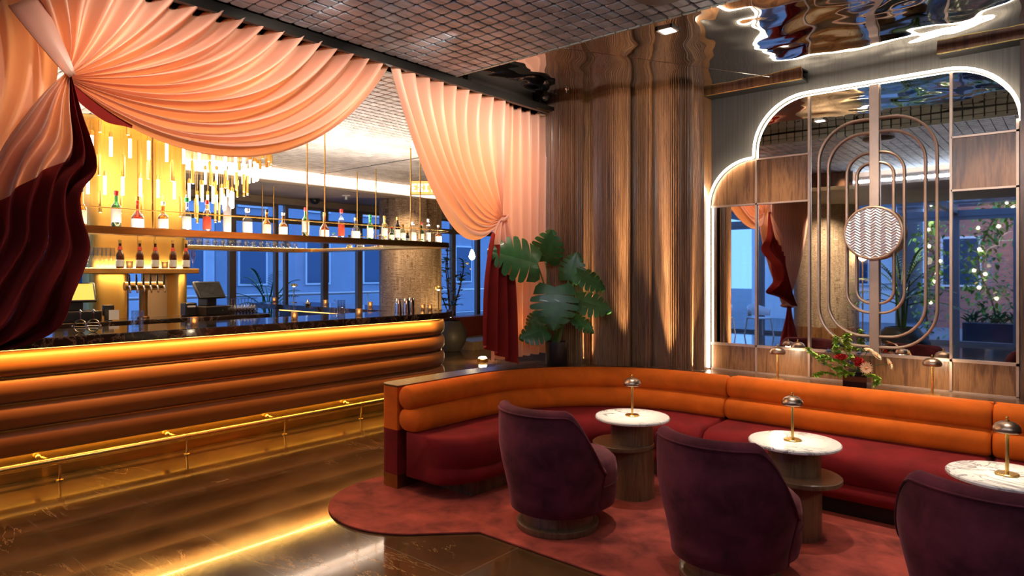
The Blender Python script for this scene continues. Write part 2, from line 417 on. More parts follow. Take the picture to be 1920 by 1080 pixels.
# ------------------------------------------------------------------ the setting
obj('floor', MB().span(-10.75, 3.2, -6.1, 12.2, -.12, 0), M['floor'], smooth=False, kind='structure')
def tiles(name, x0, x1, y0, y1, z, m, pitch=.098, th=.022, inset=.007):
    mb = MB(); h = (pitch - .006)/2; r = h*.24
    nx, ny = int((x1-x0)/pitch), int((y1-y0)/pitch)
    o8 = [(h-r, h), (-(h-r), h), (-h, h-r), (-h, -(h-r)), (-(h-r), -h), (h-r, -h), (h, -(h-r)), (h, h-r)]
    k = 1 - inset/h
    for i in range(nx):
        for j in range(ny):
            cx, cy = x0 + (i+.5)*pitch, y1 - (j+.5)*pitch
            vs = [(cx+a*k, cy+b*k, z) for a, b in o8] + [(cx+a, cy+b, z+.006) for a, b in o8] + [(cx+a, cy+b, z+th) for a, b in o8]
            fs = [tuple(range(8))] + [(q, (q+1) % 8, (q+1) % 8 + 8, q+8) for q in range(8)] + [(q+8, (q+1) % 8 + 8, (q+1) % 8 + 16, q+16) for q in range(8)]
            mb.add(vs, fs)
    return obj(name, mb, m, smooth=False, kind='structure')
tiles('ceiling.001', -3.58, 2.6, .46, 3.54, TILE_Z, M['tile'])
fa = MB()
for i in range(70):
    for z0, z1 in ((3.035, 3.085), (3.092, 3.142)): fa.span(-3.58+.088*i+.006, -3.58+.088*(i+1)-.006, 3.535, 3.552, z0, z1)
obj('trim_9', fa, mat('pale_green_tile_edge', (.34, .37, .33), .4, .1), smooth=False, kind='structure')
tiles('ceiling.002', -8.80, -3.80, .46, 10.0, TILE_Z, M['tile_pale'])
obj('ceiling.003', MB().span(-3.6, 3.1, .44, 3.535, TILE_Z+.018, 3.2), M['black_metal'], smooth=False, kind='structure')
obj('ceiling.004', MB().span(-8.82, -3.78, .44, 10.0, TILE_Z+.018, 3.2), mat('tile_gap_brown', (.06, .05, .045), .7), smooth=False, kind='structure')
obj('ceiling', MB().span(-3.66, 3.1, 3.5, 6.0, CEIL, CEIL+.06), M['ripple'], smooth=False, kind='structure')
obj('ceiling.005', MB().span(-8.80, 3.1, -2.8, .44, SOFFIT, 3.2), M['soffit'], smooth=False, kind='structure')
obj('ceiling.006', MB().span(XW-.1, -8.80, -2.8, 12.1, SOFFIT, 3.2), M['soffit'], smooth=False, kind='structure')
obj('ceiling.007', MB().span(-8.80, -2.9, 10.0, 12.1, SOFFIT, 3.2), M['soffit'], smooth=False, kind='structure')
obj('ceiling.008', MB().span(-3.66, -2.7, 5.95, 10.0, SOFFIT, 3.2), M['soffit'], smooth=False, kind='structure')
obj('ceiling.009', MB().span(-3.84, -3.56, .44, 5.2, CEIL+.002, CEIL+.06), M['ripple'], smooth=False, kind='structure')
obj('ceiling.010', MB().span(-3.84, -3.56, -1.5, .44, SOFFIT+.25, 3.25), M['soffit'], smooth=False, kind='structure')
obj('trim_10', MB().span(-3.5, 2.9, .44, .475, SOFFIT-.01, 2.94), M['soffit'], smooth=False, kind='structure')
# cove ledge along the pale ceiling's far edge, ceiling joint seams
obj('trim_1', MB().span(-8.82, -8.76, .5, 10.0, SOFFIT-.01, 2.92), mat('cove_lip_paint', (.30, .24, .19), .6), smooth=False, kind='structure')
seam = MB()
seam.span(-8.8, -3.8, 5.72, 5.745, TILE_Z-.004, TILE_Z+.004)
obj('trim_2', seam, M['black_metal'], smooth=False, kind='structure')
a, b = atD(1013, 92, 4.65), atD(1190, 162, 5.1); a.z = b.z = CEIL - .001
c, d = atD(1420, 0, 3.6), atD(1502, 30, 4.0); 
obj('trim_3', MB().rod(a, atZ(1500, 152, CEIL) , .0018, 5), M['steel'], kind='structure')
# walls
obj('wall_back', MB().span(-2.60, 3.1, YP+.02, YP+.22, 0, 3.2), M['grey_wall'], smooth=False, kind='structure')
obj('wall_right', MB().span(3.0, 3.2, -6.1, 5.9, 0, 3.3), M['wall_dark'], smooth=False, kind='structure')
obj('wall_far', MB().span(XW-.1, -2.6, 11.9, 12.1, 0, 3.3), M['wall_dark'], smooth=False, kind='structure')
obj('wall_left', MB().span(XW-.12, XW+.02, -6.1, -1.2, 0, 3.2), M['wall_dark'], smooth=False, kind='structure')
obj('wall_beyond_panel', MB().span(-2.9, -2.6, 5.98, 12.0, 0, 3.2), M['wall_dark'], smooth=False, kind='structure')
# ribbed wooden wall: a run of scallops, each rib a half round
rp = [(1024, 6.10), (1045, 5.99), (1070, 5.92), (1090, 5.93), (1093, 6.02), (1111, 6.04), (1114, 5.95), (1135, 5.82), (1160, 5.74), (1178, 5.74), (1181, 5.86),
      (1200, 5.80), (1218, 5.74), (1221, 5.82), (1243, 5.70), (1262, 5.62), (1282, 5.60), (1295, 5.62), (1299, 5.70), (1310, 5.74), (1318, 5.80)]
rp = [atD(u, 500, d) for u, d in rp]
dense = []
for i in range(len(rp)-1):
    n = max(2, int((rp[i+1]-rp[i]).length/.0036))
    for j in range(n): dense.append(Vector(poly_at([tuple(p) for p in rp], (i + j/n)/(len(rp)-1))))
L_ = 0; rows = []; back = []
for i, p in enumerate(dense):
    t = (dense[min(i+1, len(dense)-1)] - dense[max(i-1, 0)]); t.z = 0; t.normalize()
    n = Vector((t.y, -t.x, 0))
    if i: L_ += (p - dense[i-1]).length
    hgt = .012*abs(math.sin(PI*L_/.0185))**.8
    q = p + n*hgt
    rows.append([(q.x, q.y, .10), (q.x, q.y, 1.6), (q.x, q.y, CEIL+.01)])
obj('wall_ribbed', MB().grid(rows), M['rib_wood'], smooth=False, kind='structure')
obj('trim_4', MB().span(-2.66, -2.50, YP-.16, YP+.2, .05, CEIL), M['walnut'], smooth=False, kind='structure', bevel=.01)
# return wall closing the ribbed wall to the curtain side
e = rp[0]
obj('wall_return', MB().prism([(e.x, e.y+.01), (e.x-.03, e.y+.04), (e.x+.2, 5.98), (-2.62, 5.98), (-2.62, 5.72), (-2.7, 5.62), (-3.05, 5.42)], 0, CEIL), M['walnut_dark'], smooth=False, kind='structure')
# ------------------------------------------------------------------ window walls
wn = 0
def bay(axis, pos, a0, a1, z0, z1, fm, trans=None, fw=.055, dp=.09):
    """one glazed bay between a0 and a1 on the plane axis=pos"""
    global wn
    wn += 1
    mb = MB(); gl = MB()
    def bar(b0, b1, c0, c1):
        if axis == 'x': mb.span(pos-dp/2, pos+dp/2, b0, b1, c0, c1)
        else: mb.span(b0, b1, pos-dp/2, pos+dp/2, c0, c1)
    bar(a0, a0+fw, z0, z1); bar(a1-fw, a1, z0, z1); bar(a0+fw, a1-fw, z0, z0+fw); bar(a0+fw, a1-fw, z1-fw, z1)
    if trans: bar(a0+fw, a1-fw, trans-.05, trans+.05)
    o = obj('window_%d' % wn, mb, fm, smooth=False, kind='structure')
    if axis == 'x': gl.span(pos-.004, pos+.004, a0+.02, a1-.02, z0+.02, z1-.02)
    else: gl.span(a0+.02, a1-.02, pos-.004, pos+.004, z0+.02, z1-.02)
    obj('window_pane', gl, M['glass'], o, smooth=False)
    return o
ys = [-1.2 + .815*i for i in range(10)] + [6.27, 7.09, 7.86, 8.70, 9.55, 10.40, 11.2, 11.9]
ys = [y for y in ys if y < 6.2 or y >= 6.27]
for i in range(len(ys)-1):
    if ys[i+1] - ys[i] > .3: bay('x', XW, ys[i], ys[i+1], .0, 2.75, M['dark_frame'], 2.47)
obj('trim_5', MB().span(XW-.06, XW+.16, -1.2, 12, 2.74, SOFFIT+.01), M['soffit'], smooth=False, kind='structure')
xs = [-10.6, -9.5, -8.4, -7.3, -6.25, -5.2, -4.15, -3.1, -2.02, -.94, .14, 1.2, 2.1, 3.0]
for i in range(len(xs)-1): bay('y', YW, xs[i], xs[i+1], .0, 2.78, M['frame_grey'], None, .07, .12)
# glass roof of the sunroom behind the camera: rafters carry panes
rf = MB()
for x in xs[::2]: rf.span(x-.05, x+.05, YW-.05, -2.75, 2.84, 2.98)
rf.span(-10.6, 3, YW-.07, YW+.07, 2.78, 2.92)
o = obj('window_40', rf, M['frame_grey'], smooth=False, kind='structure')
obj('window_pane', MB().span(-10.6, 3, YW, -2.8, 2.99, 3.0), M['glass'], o, smooth=False)
# ------------------------------------------------------------------ outside
obj('terrace_ground', MB().span(-60, 60, -60, 60, -.32, -.14), mat('outdoor_paving', (.16, .17, .19), .8, 0, .2, 2), smooth=False, kind='structure')
def brick_mat():
    m, N, L, B = newmat('red_brick_facade'); setp(B, rough=.85)
    br = N.new('ShaderNodeTexBrick'); br.inputs['Color1'].default_value = (.48, .17, .11, 1); br.inputs['Color2'].default_value = (.34, .12, .09, 1)
    br.inputs['Mortar'].default_value = (.25, .2, .18, 1); br.inputs['Scale'].default_value = 1; br.inputs['Brick Width'].default_value = .24
    br.inputs['Row Height'].default_value = .08; br.inputs['Mortar Size'].default_value = .008
    tc = N.new('ShaderNodeTexCoord'); mp = N.new('ShaderNodeMapping'); mp.inputs['Rotation'].default_value = (PI/2, 0, 0)
    L.new(tc.outputs['Object'], mp.inputs[0]); L.new(mp.outputs[0], br.inputs['Vector']); L.new(br.outputs['Color'], B.inputs['Base Color'])
    return m
lit_win = emit('lit_house_window', (1, .72, .38), 1.6); dark_win = mat('dusk_window_glass', (.05, .09, .16), .08, .3)
def building(name, label, x0, x1, y0, y1, h, m, face, cols, rows_, ww, wh, lits=(), frame=None):
    t = thing(name, label, 'building', ((x0+x1)/2, (y0+y1)/2, -.14))
    obj('wall', MB().span(x0, x1, y0, y1, -.14, h), m, t, smooth=False)
    n = 0
    for i in range(cols):
        for j in range(rows_):
            zc = 1.2 + j*2.6
            if face == 'x':
                yc = y0 + (i+.5)*(y1-y0)/cols; X = x1 if x1 < 0 else x0
                fr = MB().span(X-.05, X+.06, yc-ww/2-.07, yc+ww/2+.07, zc-.07, zc+wh+.07); gl = MB().span(X-.04, X+.075, yc-ww/2, yc+ww/2, zc, zc+wh)
            else:
                xc = x0 + (i+.5)*(x1-x0)/cols; Y = y1
                fr = MB().span(xc-ww/2-.07, xc+ww/2+.07, Y-.05, Y+.06, zc-.07, zc+wh+.07); gl = MB().span(xc-ww/2, xc+ww/2, Y-.04, Y+.075, zc, zc+wh)
            f = obj('window', fr, frame or M['cream_paint'], t, smooth=False)
            obj('pane', gl, lit_win if n in lits else dark_win, f, smooth=False); n += 1
    return t
building('office_building', 'pale blue-grey block with wide white-framed windows across the street beyond the bar', -26, -20, -4, 9.5, 13, mat('pale_render', (.55, .60, .68), .8, 0, .1, 1), 'x', 6, 4, 1.5, 1.5, (5, 9, 14, 18))
building('apartment_block', 'slate-grey block with narrow windows seen past the round column', -27, -21, 10, 30, 11, mat('slate_render', (.32, .37, .46), .8, 0, .1, 1), 'x', 8, 3, .9, 1.5, (2, 7))
building('brick_building', 'red brick building with small white windows reflected in the wall mirror', -3.6, 9, -20, -13, 9, brick_mat(), 'y', 7, 3, .9, 1.4, (3, 10))
building('white_house', 'white rendered house side standing left of the brick building', -9.5, -4.6, -19, -14, 4.6, M['cream_paint'], 'y', 2, 1, .7, 1.0)
rl = thing('balcony_railing', 'white horizontal balcony railing outside the windows beyond the bar', 'railing', (-12.6, 4, -.14))
mb = MB(); mb.rod((-12.6, -3, 1.10), (-12.6, 14, 1.10), .03); mb.rod((-12.6, -3, .5), (-12.6, 14, .5), .015)
obj('rail', mb, M['cream_paint'], rl)
for k in range(9): obj('post', MB().rod((-12.6, -3 + 2.1*k, -.14), (-12.6, -3 + 2.1*k, 1.1), .025), M['cream_paint'], rl)
# a leaf kit for trees, palms and vines
def leaf(mb, base, dirv, up, ln, wd, bend=.25, n=5, fold=.15):
    d = Vector(dirv).normalized(); s = d.cross(Vector(up))
    if s.length < 1e-3: s = d.orthogonal()
    s.normalize(); u = s.cross(d); rows = []
    for i in range(n+1):
        t = i/n; wv = wd*math.sin(PI*min(.04+t*.96, 1))**.75*(1-.25*t)
        c = Vector(base) + d*ln*t - Vector((0, 0, 1))*bend*ln*t*t
        rows.append([c - s*wv + u*wv*fold, c, c + s*wv + u*wv*fold])
    mb.grid(rows)
def frond(mb, base, d, ln, bend, nl=16, lw=.012, ll=.28):
    d = Vector(d).normalized(); P = [Vector(base) + d*ln*t - Vector((0, 0, 1))*bend*ln*t*t for t in [i/nl for i in range(nl+1)]]
    mb.tube(P, [.010*(1-.8*i/nl) + .002 for i in range(nl+1)], 5)
    for i in range(2, nl+1):
        t = (P[i]-P[i-1]).normalized(); s = t.cross(Vector((0, 0, 1)))
        if s.length < .05: s = t.orthogonal()
        s.normalize(); L0 = ll*math.sin(PI*min(1, .12+.86*i/nl))
        for sd in (-1, 1): leaf(mb, P[i], t*.75 + s*sd*.8, (0, 0, 1), L0, lw, .3, 3)
def palm(name, label, loc, h, n, pot, mleaf, potmat):
    t = thing(name, label, 'plant', loc); x, y, z = loc
    obj('pot', MB().lathe(pot, 40, loc), potmat, t, angle=60)
    pz = pot[-2][1]
    st = MB(); lf = MB(); R = random.Random(hash(label) % 1000 if False else len(label))
    for k in range(5):
        a = 2*PI*k/5; st.tube([(x+.04*math.cos(a), y+.04*math.sin(a), z+pz-.05), (x+.12*math.cos(a), y+.12*math.sin(a), z+pz+h*.5)], [.022, .012], 7)
    for k in range(n):
        a = 2.4*k; e = .35 + 1.0*(k/n); b0 = (x+.10*math.cos(a), y+.10*math.sin(a), z+pz+h*(.25+.30*(k/n)))
        frond(lf, b0, (math.cos(a)*math.cos(e), math.sin(a)*math.cos(e), math.sin(e)), h*.55, .45, 14, .012, .26)
    obj('trunk', st, M['stem'], t); obj('fronds', lf, mleaf, t, smooth=False)
    return t
urn = [(.20, 0), (.26, .01)] + [(.26 + .17*math.sin(PI*i/9)+.01*(i % 2), .02 + .56*i/9) for i in range(10)] + [(.26, .60), (.22, .60), (.22, .55), (.001, .55)]
M['urn'] = mat('ribbed_black_urn', (.02, .02, .022), .4)
palm('potted_palm', 'tall feathery palm in a ribbed black urn reflected in the mirror', (-2.35, -2.0, 0), 1.75, 22, urn, M['leaf_olive'], M['urn'])
palm('terrace_palm', 'spreading palm outside the window behind the far bar counter', (-11.7, 6.6, -.14), 1.7, 16, [(.18, 0), (.24, .02), (.26, .45), (.22, .45), (.21, .40), (.001, .40)], M['leaf'], M['urn'])
palm('fan_palm', 'small palm outside the left window behind the cash register', (-11.6, 1.6, -.14), 1.6, 14, [(.16, 0), (.22, .02), (.24, .42), (.2, .42), (.19, .38), (.001, .38)], M['leaf'], M['urn'])
def vine(name, label, pts, r, n, seed):
    R = random.Random(seed); t = thing(name, label, 'vine', (pts[0][0], pts[0][1], -.14))
    obj('stem', MB().tube([poly_at(pts, i/20) for i in range(21)], .02, 6), M['bark'], t)
    lf = MB()
    for k in range(n):
        p = Vector(poly_at(pts, R.random())); q = Vector((R.gauss(0, 1), R.gauss(0, 1), R.gauss(0, .8)))*r
        leaf(lf, p+q, (R.uniform(-1, 1), R.uniform(-1, 1), R.uniform(-.8, .2)), (0, 0, 1), R.uniform(.09, .17), R.uniform(.03, .055), .3, 3)
    obj('foliage', lf, M['leaf_light'], t, smooth=False); return t
V1 = [(-2.7, -7.2, -.1), (-2.75, -7.2, 1.0), (-2.55, -7.2, 1.8), (-2.75, -7.2, 2.5), (-2.3, -7.2, 3.0)]
V2 = [(-1.35, -7.6, -.1), (-1.5, -7.6, .9), (-1.75, -7.6, 1.7), (-1.6, -7.6, 2.5), (-1.2, -7.6, 3.1), (-.4, -7.6, 3.2)]
vine('climbing_vine', 'leafy vine on the post just right of the palm, in the mirror', V1, .16, 420, 3)
vine('climbing_vine.001', 'bushy vine wound with lights in the right mirror pane', V2, .24, 900, 4)
R = random.Random(11)
for pts, lb, n in ((V1, 'string of warm bulbs on the narrow vine beside the palm', 7), (V2, 'string of warm bulbs wound through the bushy vine', 12)):
    t = thing('string_lights', lb, 'lights', pts[1], group=None)
    P = [Vector(poly_at(pts, .18 + .8*i/40)) + Vector((.16*math.sin(i*1.1), .22, .10*math.cos(i*.9))) for i in range(41)]
    obj('cable', MB().tube(P, .004, 4), M['black'], t)
    for k in range(n): obj('bulb', MB().ball(P[2 + int(k*38/n)], .032, 8, 6), M['bulb'], t)
pb = thing('planter_box', 'long dark planter box below the bushy vine outside', 'planter', (-1.0, -7.1, -.14))
obj('box', MB().span(-2.0, .4, -7.35, -6.9, -.14, .42), mat('navy_planter', (.02, .03, .06), .5), pb, smooth=False, bevel=.01)
lf = MB()
for k in range(120):
    x = R.uniform(-1.95, .35); leaf(lf, (x, -7.1+R.uniform(-.15, .15), .42), (R.uniform(-1, 1), R.uniform(-.6, .6), 1.1), (0, 1, 0), R.uniform(.25, .6), .022, .35, 4)
obj('grasses', lf, M['leaf'], pb, smooth=False)
def white_chair(loc, rz, label):
    t = thing('terrace_chair', label, 'chair', loc, rz)
    mt = M['cream_paint']
    obj('seat', MB().prism(rrect(.23, .22, .08), .43, .46), mt, t, world=False, bevel=.006)
    rows = []
    for i in range(13):
        a = math.radians(-105 + 210*i/12); hh = .80 - .16*abs(i-6)/6
        rows.append([((.25+.02*f)*math.sin(a), -(.24+.03*f)*math.cos(a), .50+(hh-.50)*f) for f in (0, .5, 1)])
    obj('backrest', MB().grid(rows), mt, t, world=False, solid=.02)
    for sx in (-1, 1):
        for sy in (-1, 1): obj('leg', MB().tube([(sx*.20, sy*.19, .45), (sx*.25, sy*.24, 0)], .017, 6), mt, t, world=False)
    return t
white_chair((-6.75, -4.6, 0), .4, 'white open-armed chair left of the mirrored curtain')
white_chair((-5.95, -5.0, 0), -.9, 'white chair partly behind the mirrored burgundy curtain')
# ------------------------------------------------------------------ round columns
def column(name, label, x, y, r, z1, base=None, z0=0):
    t = thing(name, label, 'column', (x, y, 0))
    obj('shaft', MB().lathe([(r, base or z0), (r, z1)], 56, (x, y, 0)), M['wallpaper'], t, angle=60)
    if base: obj('skirting', MB().lathe([(r+.015, 0), (r+.015, base), (r, base)], 56, (x, y, 0)), M['walnut'], t, angle=40)
    return t
column('round_column', 'round column in woven gold wallpaper standing behind the bar', -9.22, 7.98, .56, SOFFIT)
column('round_column', 'wallpapered round column with a wood skirting seen in the mirror', -3.75, -2.55, .58, SOFFIT, .52)
# ------------------------------------------------------------------ curtains
def CP(u, v): p = atX(u, v, XC); return (p.y, p.z)
TOPZ = 3.02
tr = thing('curtain_track', 'long black curtain track under the ceiling edge', 'track', (XC, 2, 3.0))
mb = MB(); mb.span(XC-.06, XC+.10, -1.3, 4.84, 3.02, 3.05); mb.span(XC+.07, XC+.10, -1.3, 4.74, 2.985, 3.03); mb.span(XC-.06, XC-.035, -1.3, 4.74, 2.985, 3.03)
mb.span(XC+.02, XC+.036, -1.3, 4.74, 3.0, 3.025)
obj('rail', mb, M['black_metal'], tr, smooth=False)
for k in range(7): obj('hanger', MB().span(XC-.01, XC+.05, -.9+.93*k, -.86+.93*k, 3.07, CEIL), M['black_metal'], tr, smooth=False)
mb = MB(); mb.tube([(XC+.085, 4.2, 2.99), (XC+.10, 4.74, 3.0)], .006, 6)
obj('cord', mb, M['brass_dark'], tr)
def cloth(name, m, par, ns, nt, fn, solid=0):
    rows = [[fn(i/ns, j/nt) for j in range(nt+1)] for i in range(ns+1)]
    return obj(name, MB().grid(rows), m, par, angle=0)
def pleat(x):                      # a rounded, slightly leaning fold profile
    return math.sin(x + .45*math.sin(x))
K = CP(118, 146)
# --- left curtain
lc = thing('swag_curtain', 'peach satin curtain with burgundy hem swept to a knot at left', 'curtain', (XC, 1.0, 0))
Y0, Y1 = .84, CP(727, 150)[0]
NF = 17
RF = random.Random(3); FA = [RF.uniform(.55, 1.25) for _ in range(60)]; FP = [RF.uniform(-.5, .5) for _ in range(60)]
def swag(s, t):
    ph = 2*PI*NF*s
    s2 = min(max(s + .0075*math.sin(ph)*t, 0), 1)
    T = (Y0 + (Y1-Y0)*s2, TOPZ - .004*(1+math.cos(ph)))
    ln = math.hypot(T[0]-K[0], T[1]-K[1])
    ang = math.radians(96 - 142*s2**.72)
    l1 = (.30 + .06*s2)*ln
    C1 = (K[0] + l1*math.cos(ang), K[1] + l1*math.sin(ang))
    C2 = (T[0] - .58*s2**1.25, T[1] - .10 - .76*s2**1.7)
    p = bez(K, C1, C2, T, t)
    fk = NF*s; i0 = int(fk); am = FA[i0]*(1-(fk-i0)) + FA[i0+1]*(fk-i0); fp = FP[i0]*(1-(fk-i0)) + FP[i0+1]*(fk-i0)
    A = (.008 + .072*math.sin(PI*t*.5)**.8)*(1 - .35*sm(.85, 1, s)); A *= am*(1-t**4) + t**4
    ph2 = ph + fp*(1-t)*2.0
    A2 = .045*math.sin(PI*t)*math.sin(2*PI*4.3*s + 1.7*t)
    belly = .10*math.sin(PI*t)*s2
    return (XC + .02 + belly + A*pleat(ph2) + A2, p[0], p[1])
cloth('swag', M['curtain'], lc, NF*14, 44, swag)
TI = (-.10, 1.0)
rows = []
for i in range(25):
    t = .005 + .16*i/24; a = Vector(swag(.992, t)); rows.append([a + Vector((.012+.004*k, 0, .006)) + Vector((0, -.25, -1)).normalized()*k*.06*sm(0, .05, t)*(1-sm(.10, .17, t)*.7) for k in (0, .5, 1)])
obj('lining_flap', MB().grid(rows), M['burgundy'], lc, angle=0)
def drape(s, t):
    ph = 2*PI*17*s
    T = (-1.25 + 2.14*s, TOPZ - .01*(1+math.cos(ph)))
    e = (TI[0]-.07+.14*s, TI[1])
    c = (T[0] + .36*s**2, 2.38); c2 = (e[0] + (T[0]-e[0])*(.62+.22*s), 1.62 + .13*s)
    p = bez(T, c, c2, e, t)
    A = .078*(1-.75*t) + .004
    return (XC - .03 + A*pleat(ph + .7*t), p[0], p[1])
cloth('side_drape', M['curtain'], lc, 17*12, 34, drape)
RO = [CP(*q) for q in [(119, 148), (138, 225), (160, 318), (138, 362), (131, 415), (129, 470), (100, 550), (92, 608), (50, 640), (-80, 672), (-330, 760)]] + [TI]
LO = [CP(*q) for q in [(113, 142), (72, 178), (30, 225), (-15, 285), (-50, 365), (-60, 450), (-120, 520), (-200, 590), (-300, 660), (-400, 720), (-500, 770)]] + [TI]
def tail_xyz(s, t):
    a, b = poly_at(LO, t), poly_at(RO, t)
    p = lerp(a, b, s)
    open_ = math.sin(PI*min(t/.9, 1))**.7 if t < .9 else max(0, (1-t)/.1)*.0
    A = .012 + .070*sm(0, .35, t)*(1-.75*sm(.55, 1, t))
    ph = 2*PI*5.2*s
    casc = .10*sm(.55, .9, s)*math.sin(2*PI*(2.2*t + .15))*sm(.08, .3, t)*(1-sm(.8, 1, t))
    return (XC + .10 + A*pleat(ph + 1.1*t) + casc + .05*sm(0, .3, t), p[0], p[1])
def tb(s): return .40 - .17*(s/.62)**1.4
cloth('folded_drape', M['curtain'], lc, 60, 26, lambda s, t: tail_xyz(.62*s, tb(.62*s)*t))
h1 = MB(); h1.grid([[tail_xyz(.62*i/60, tb(.62*i/60) + (1-tb(.62*i/60))*j/40) for j in range(41)] for i in range(61)])
h1.grid([[tail_xyz(.62 + .38*i/40, j/60) for j in range(61)] for i in range(41)])
obj('burgundy_hem', h1, M['burgundy'], lc, angle=0)
def fall(s, t):                     # below the low tie, falling to the floor
    a = 2*PI*s; r = .05 + .17*sm(0, .8, t)
    rr = r*(1 + .28*math.sin(7*a + .8*t))
    return (XC + .03 + .5*rr*math.cos(a), TI[0] - .02 + rr*math.sin(a), TI[1] + .02 - (TI[1]-.02)*t)
rows = [[fall(i/84, j/18) for j in range(19)] for i in range(84)]
obj('gathered_tail', MB().grid(rows, True), M['burgundy'], lc, angle=0)
sb = MB(); P0 = Vector((XC+.07, *CP(38, 8))); P1 = Vector((XC+.13, *CP(119, 152)))
rows = []
for i in range(16):
    t = i/15; p = P0.lerp(P1, t); wd = .062*(1-t)**.7 + .014
    d = Vector((0, .55, .40)).normalized()
    rows.append([p + d*wd*(k-2)/2 + Vector((.012*math.cos((k-2)*2.4), 0, 0)) for k in range(5)])
sb.grid(rows)
obj('tieback', sb, M['curtain'], lc, angle=0, solid=.006)
# low strap round the tied end
obj('tieback', MB().tube([(XC+.09*math.cos(a), TI[0]-.02+.10*math.sin(a), TI[1]+.02*math.sin(a)) for a in [2*PI*i/16 for i in range(16)]], .022, 6, True), M['curtain'], lc)
# --- right curtain
rc = thing('swag_curtain', 'peach satin curtain gathered at right before the ribbed wall', 'curtain', (XC, 3.8, 0))
K2 = CP(937, 410)
TA, TB_ = CP(727, 146)[0], CP(950, 196)[0]
o1, o2 = CP(772, 330), CP(826, 545)
def swag2(s, t):
    NF2 = 9; ph = 2*PI*NF2*s
    s2 = min(max(s + .010*math.sin(ph)*(1-t), 0), 1)
    T = (TA + (TB_-TA)*s2, TOPZ - .012*(1+math.cos(ph)))
    c1 = lerp((o1[0], o1[1]), (T[0], 2.55), s2**.55); c2 = lerp((o2[0], o2[1]), (K2[0]-.05, K2[1]+.30), s2**.62)
    p = bez(T, c1, c2, K2, t)
    A = .045*(1-t**2.2)**.8 + .004
    return (XC + .03 + .06*math.sin(PI*t)*(1-s2) + A*pleat(ph) + .03*math.sin(PI*t)*math.sin(7*s+2*t), p[0], p[1])
cloth('swag', M['curtain'], rc, 9*14, 44, swag2)
YS0, YS1 = CP(925, 190)[0], 4.88
def straight(s, t):
    ph = 2*PI*6.5*s
    return (XC - .04 + (.035 + .012*t)*pleat(ph + .5*math.sin(2.2*t)), YS0 + (YS1-YS0)*s + .012*math.sin(5*t+9*s), TOPZ - .012*(1+math.cos(ph)) - (TOPZ-.015-.825)*t)
cloth('straight_panel', M['curtain'], rc, 90, 24, straight)
hl = [CP(*q) for q in [(932, 408), (912, 440), (900, 500), (894, 560), (892, 646)]]
hr = [CP(*q) for q in [(941, 408), (946, 440), (951, 500), (957, 580), (960, 683)]]
def tail2(s, t):
    p = lerp(poly_at(hl, t), poly_at(hr, t), s)
    ph = 2*PI*3.4*s
    return (XC + .05 + (.008 + .045*sm(0, .4, t))*pleat(ph + .4*t), p[0], p[1] - .0*s)
def tb2(s): return .22 + .34*s + .04*math.sin(9*s)
cloth('gathered_tail', M['curtain'], rc, 48, 14, lambda s, t: tail2(s, tb2(s)*t))
cloth('burgundy_hem', M['burgundy'], rc, 48, 24, lambda s, t: tail2(s, tb2(s) + (1-tb2(s))*t))
p = Vector((XC+.02, *K2))
obj('tieback', MB().tube([p + Vector((.055*math.cos(a), .05*math.sin(a), .03*math.sin(a))) for a in [2*PI*i/14 for i in range(14)]], .014, 6, True), M['curtain'], rc)
# ceiling fittings
bc = atX(1022, 182, XC+.12)
t = thing('ceiling_camera', 'black camera ball hung at the track end by the ribbed wall', 'camera', bc)
obj('dome', MB().ball((bc.x, bc.y, bc.z), .035, 14, 8), M['black'], t); obj('mount', MB().rod((bc.x, bc.y, bc.z), (bc.x, bc.y, CEIL), .02, 10), M['black_metal'], t)
obj('lens', MB().ball((bc.x+.01, bc.y-.028, bc.z-.012), .014, 8, 6), M['steel'], t)
sp = atZ(1063, 168, CEIL)
t = thing('sprinkler_head', 'small chrome sprinkler in the mirrored ceiling by the ribbed wall', 'sprinkler', sp)
obj('body', MB().lathe([(.022, 0), (.02, -.008), (.008, -.012), (.008, -.03), (.016, -.032), (.001, -.034)], 12, sp), M['steel'], t)
dl = atZ(1252, 55, CEIL)
t = thing('square_downlight', 'square recessed downlight lit in the mirrored ceiling', 'ceiling light', dl)
mb = MB()
for a in range(4): mb.box((dl.x + .052*math.cos(a*PI/2), dl.y + .052*math.sin(a*PI/2), dl.z-.006), (.016, .12, .012), a*PI/2)
obj('frame', mb, M['cream_paint'], t, smooth=False)
obj('lens', MB().span(dl.x-.042, dl.x+.042, dl.y-.042, dl.y+.042, dl.z-.006, dl.z-.001), emit('cool_downlight_lens', (1, .95, .9), 20), t, smooth=False)
sk = atZ(1258, 4, TILE_Z-.03)
t = thing('ceiling_speaker', 'round grey speaker disc under the scale-tiled ceiling edge', 'speaker', (sk.x, sk.y-.12, TILE_Z))
obj('grille', MB().lathe([(.001, 0), (.15, 0), (.16, -.012), (.14, -.028), (.001, -.03)], 32, (sk.x, sk.y-.12, TILE_Z)), mat('grey_speaker', (.09, .085, .08), .6), t)
obj('trim_6', MB().box((XC+.55, .62, 2.93), (1.3, .5, .2), math.radians(-6)), M['walnut_dark'], smooth=False, kind='structure')
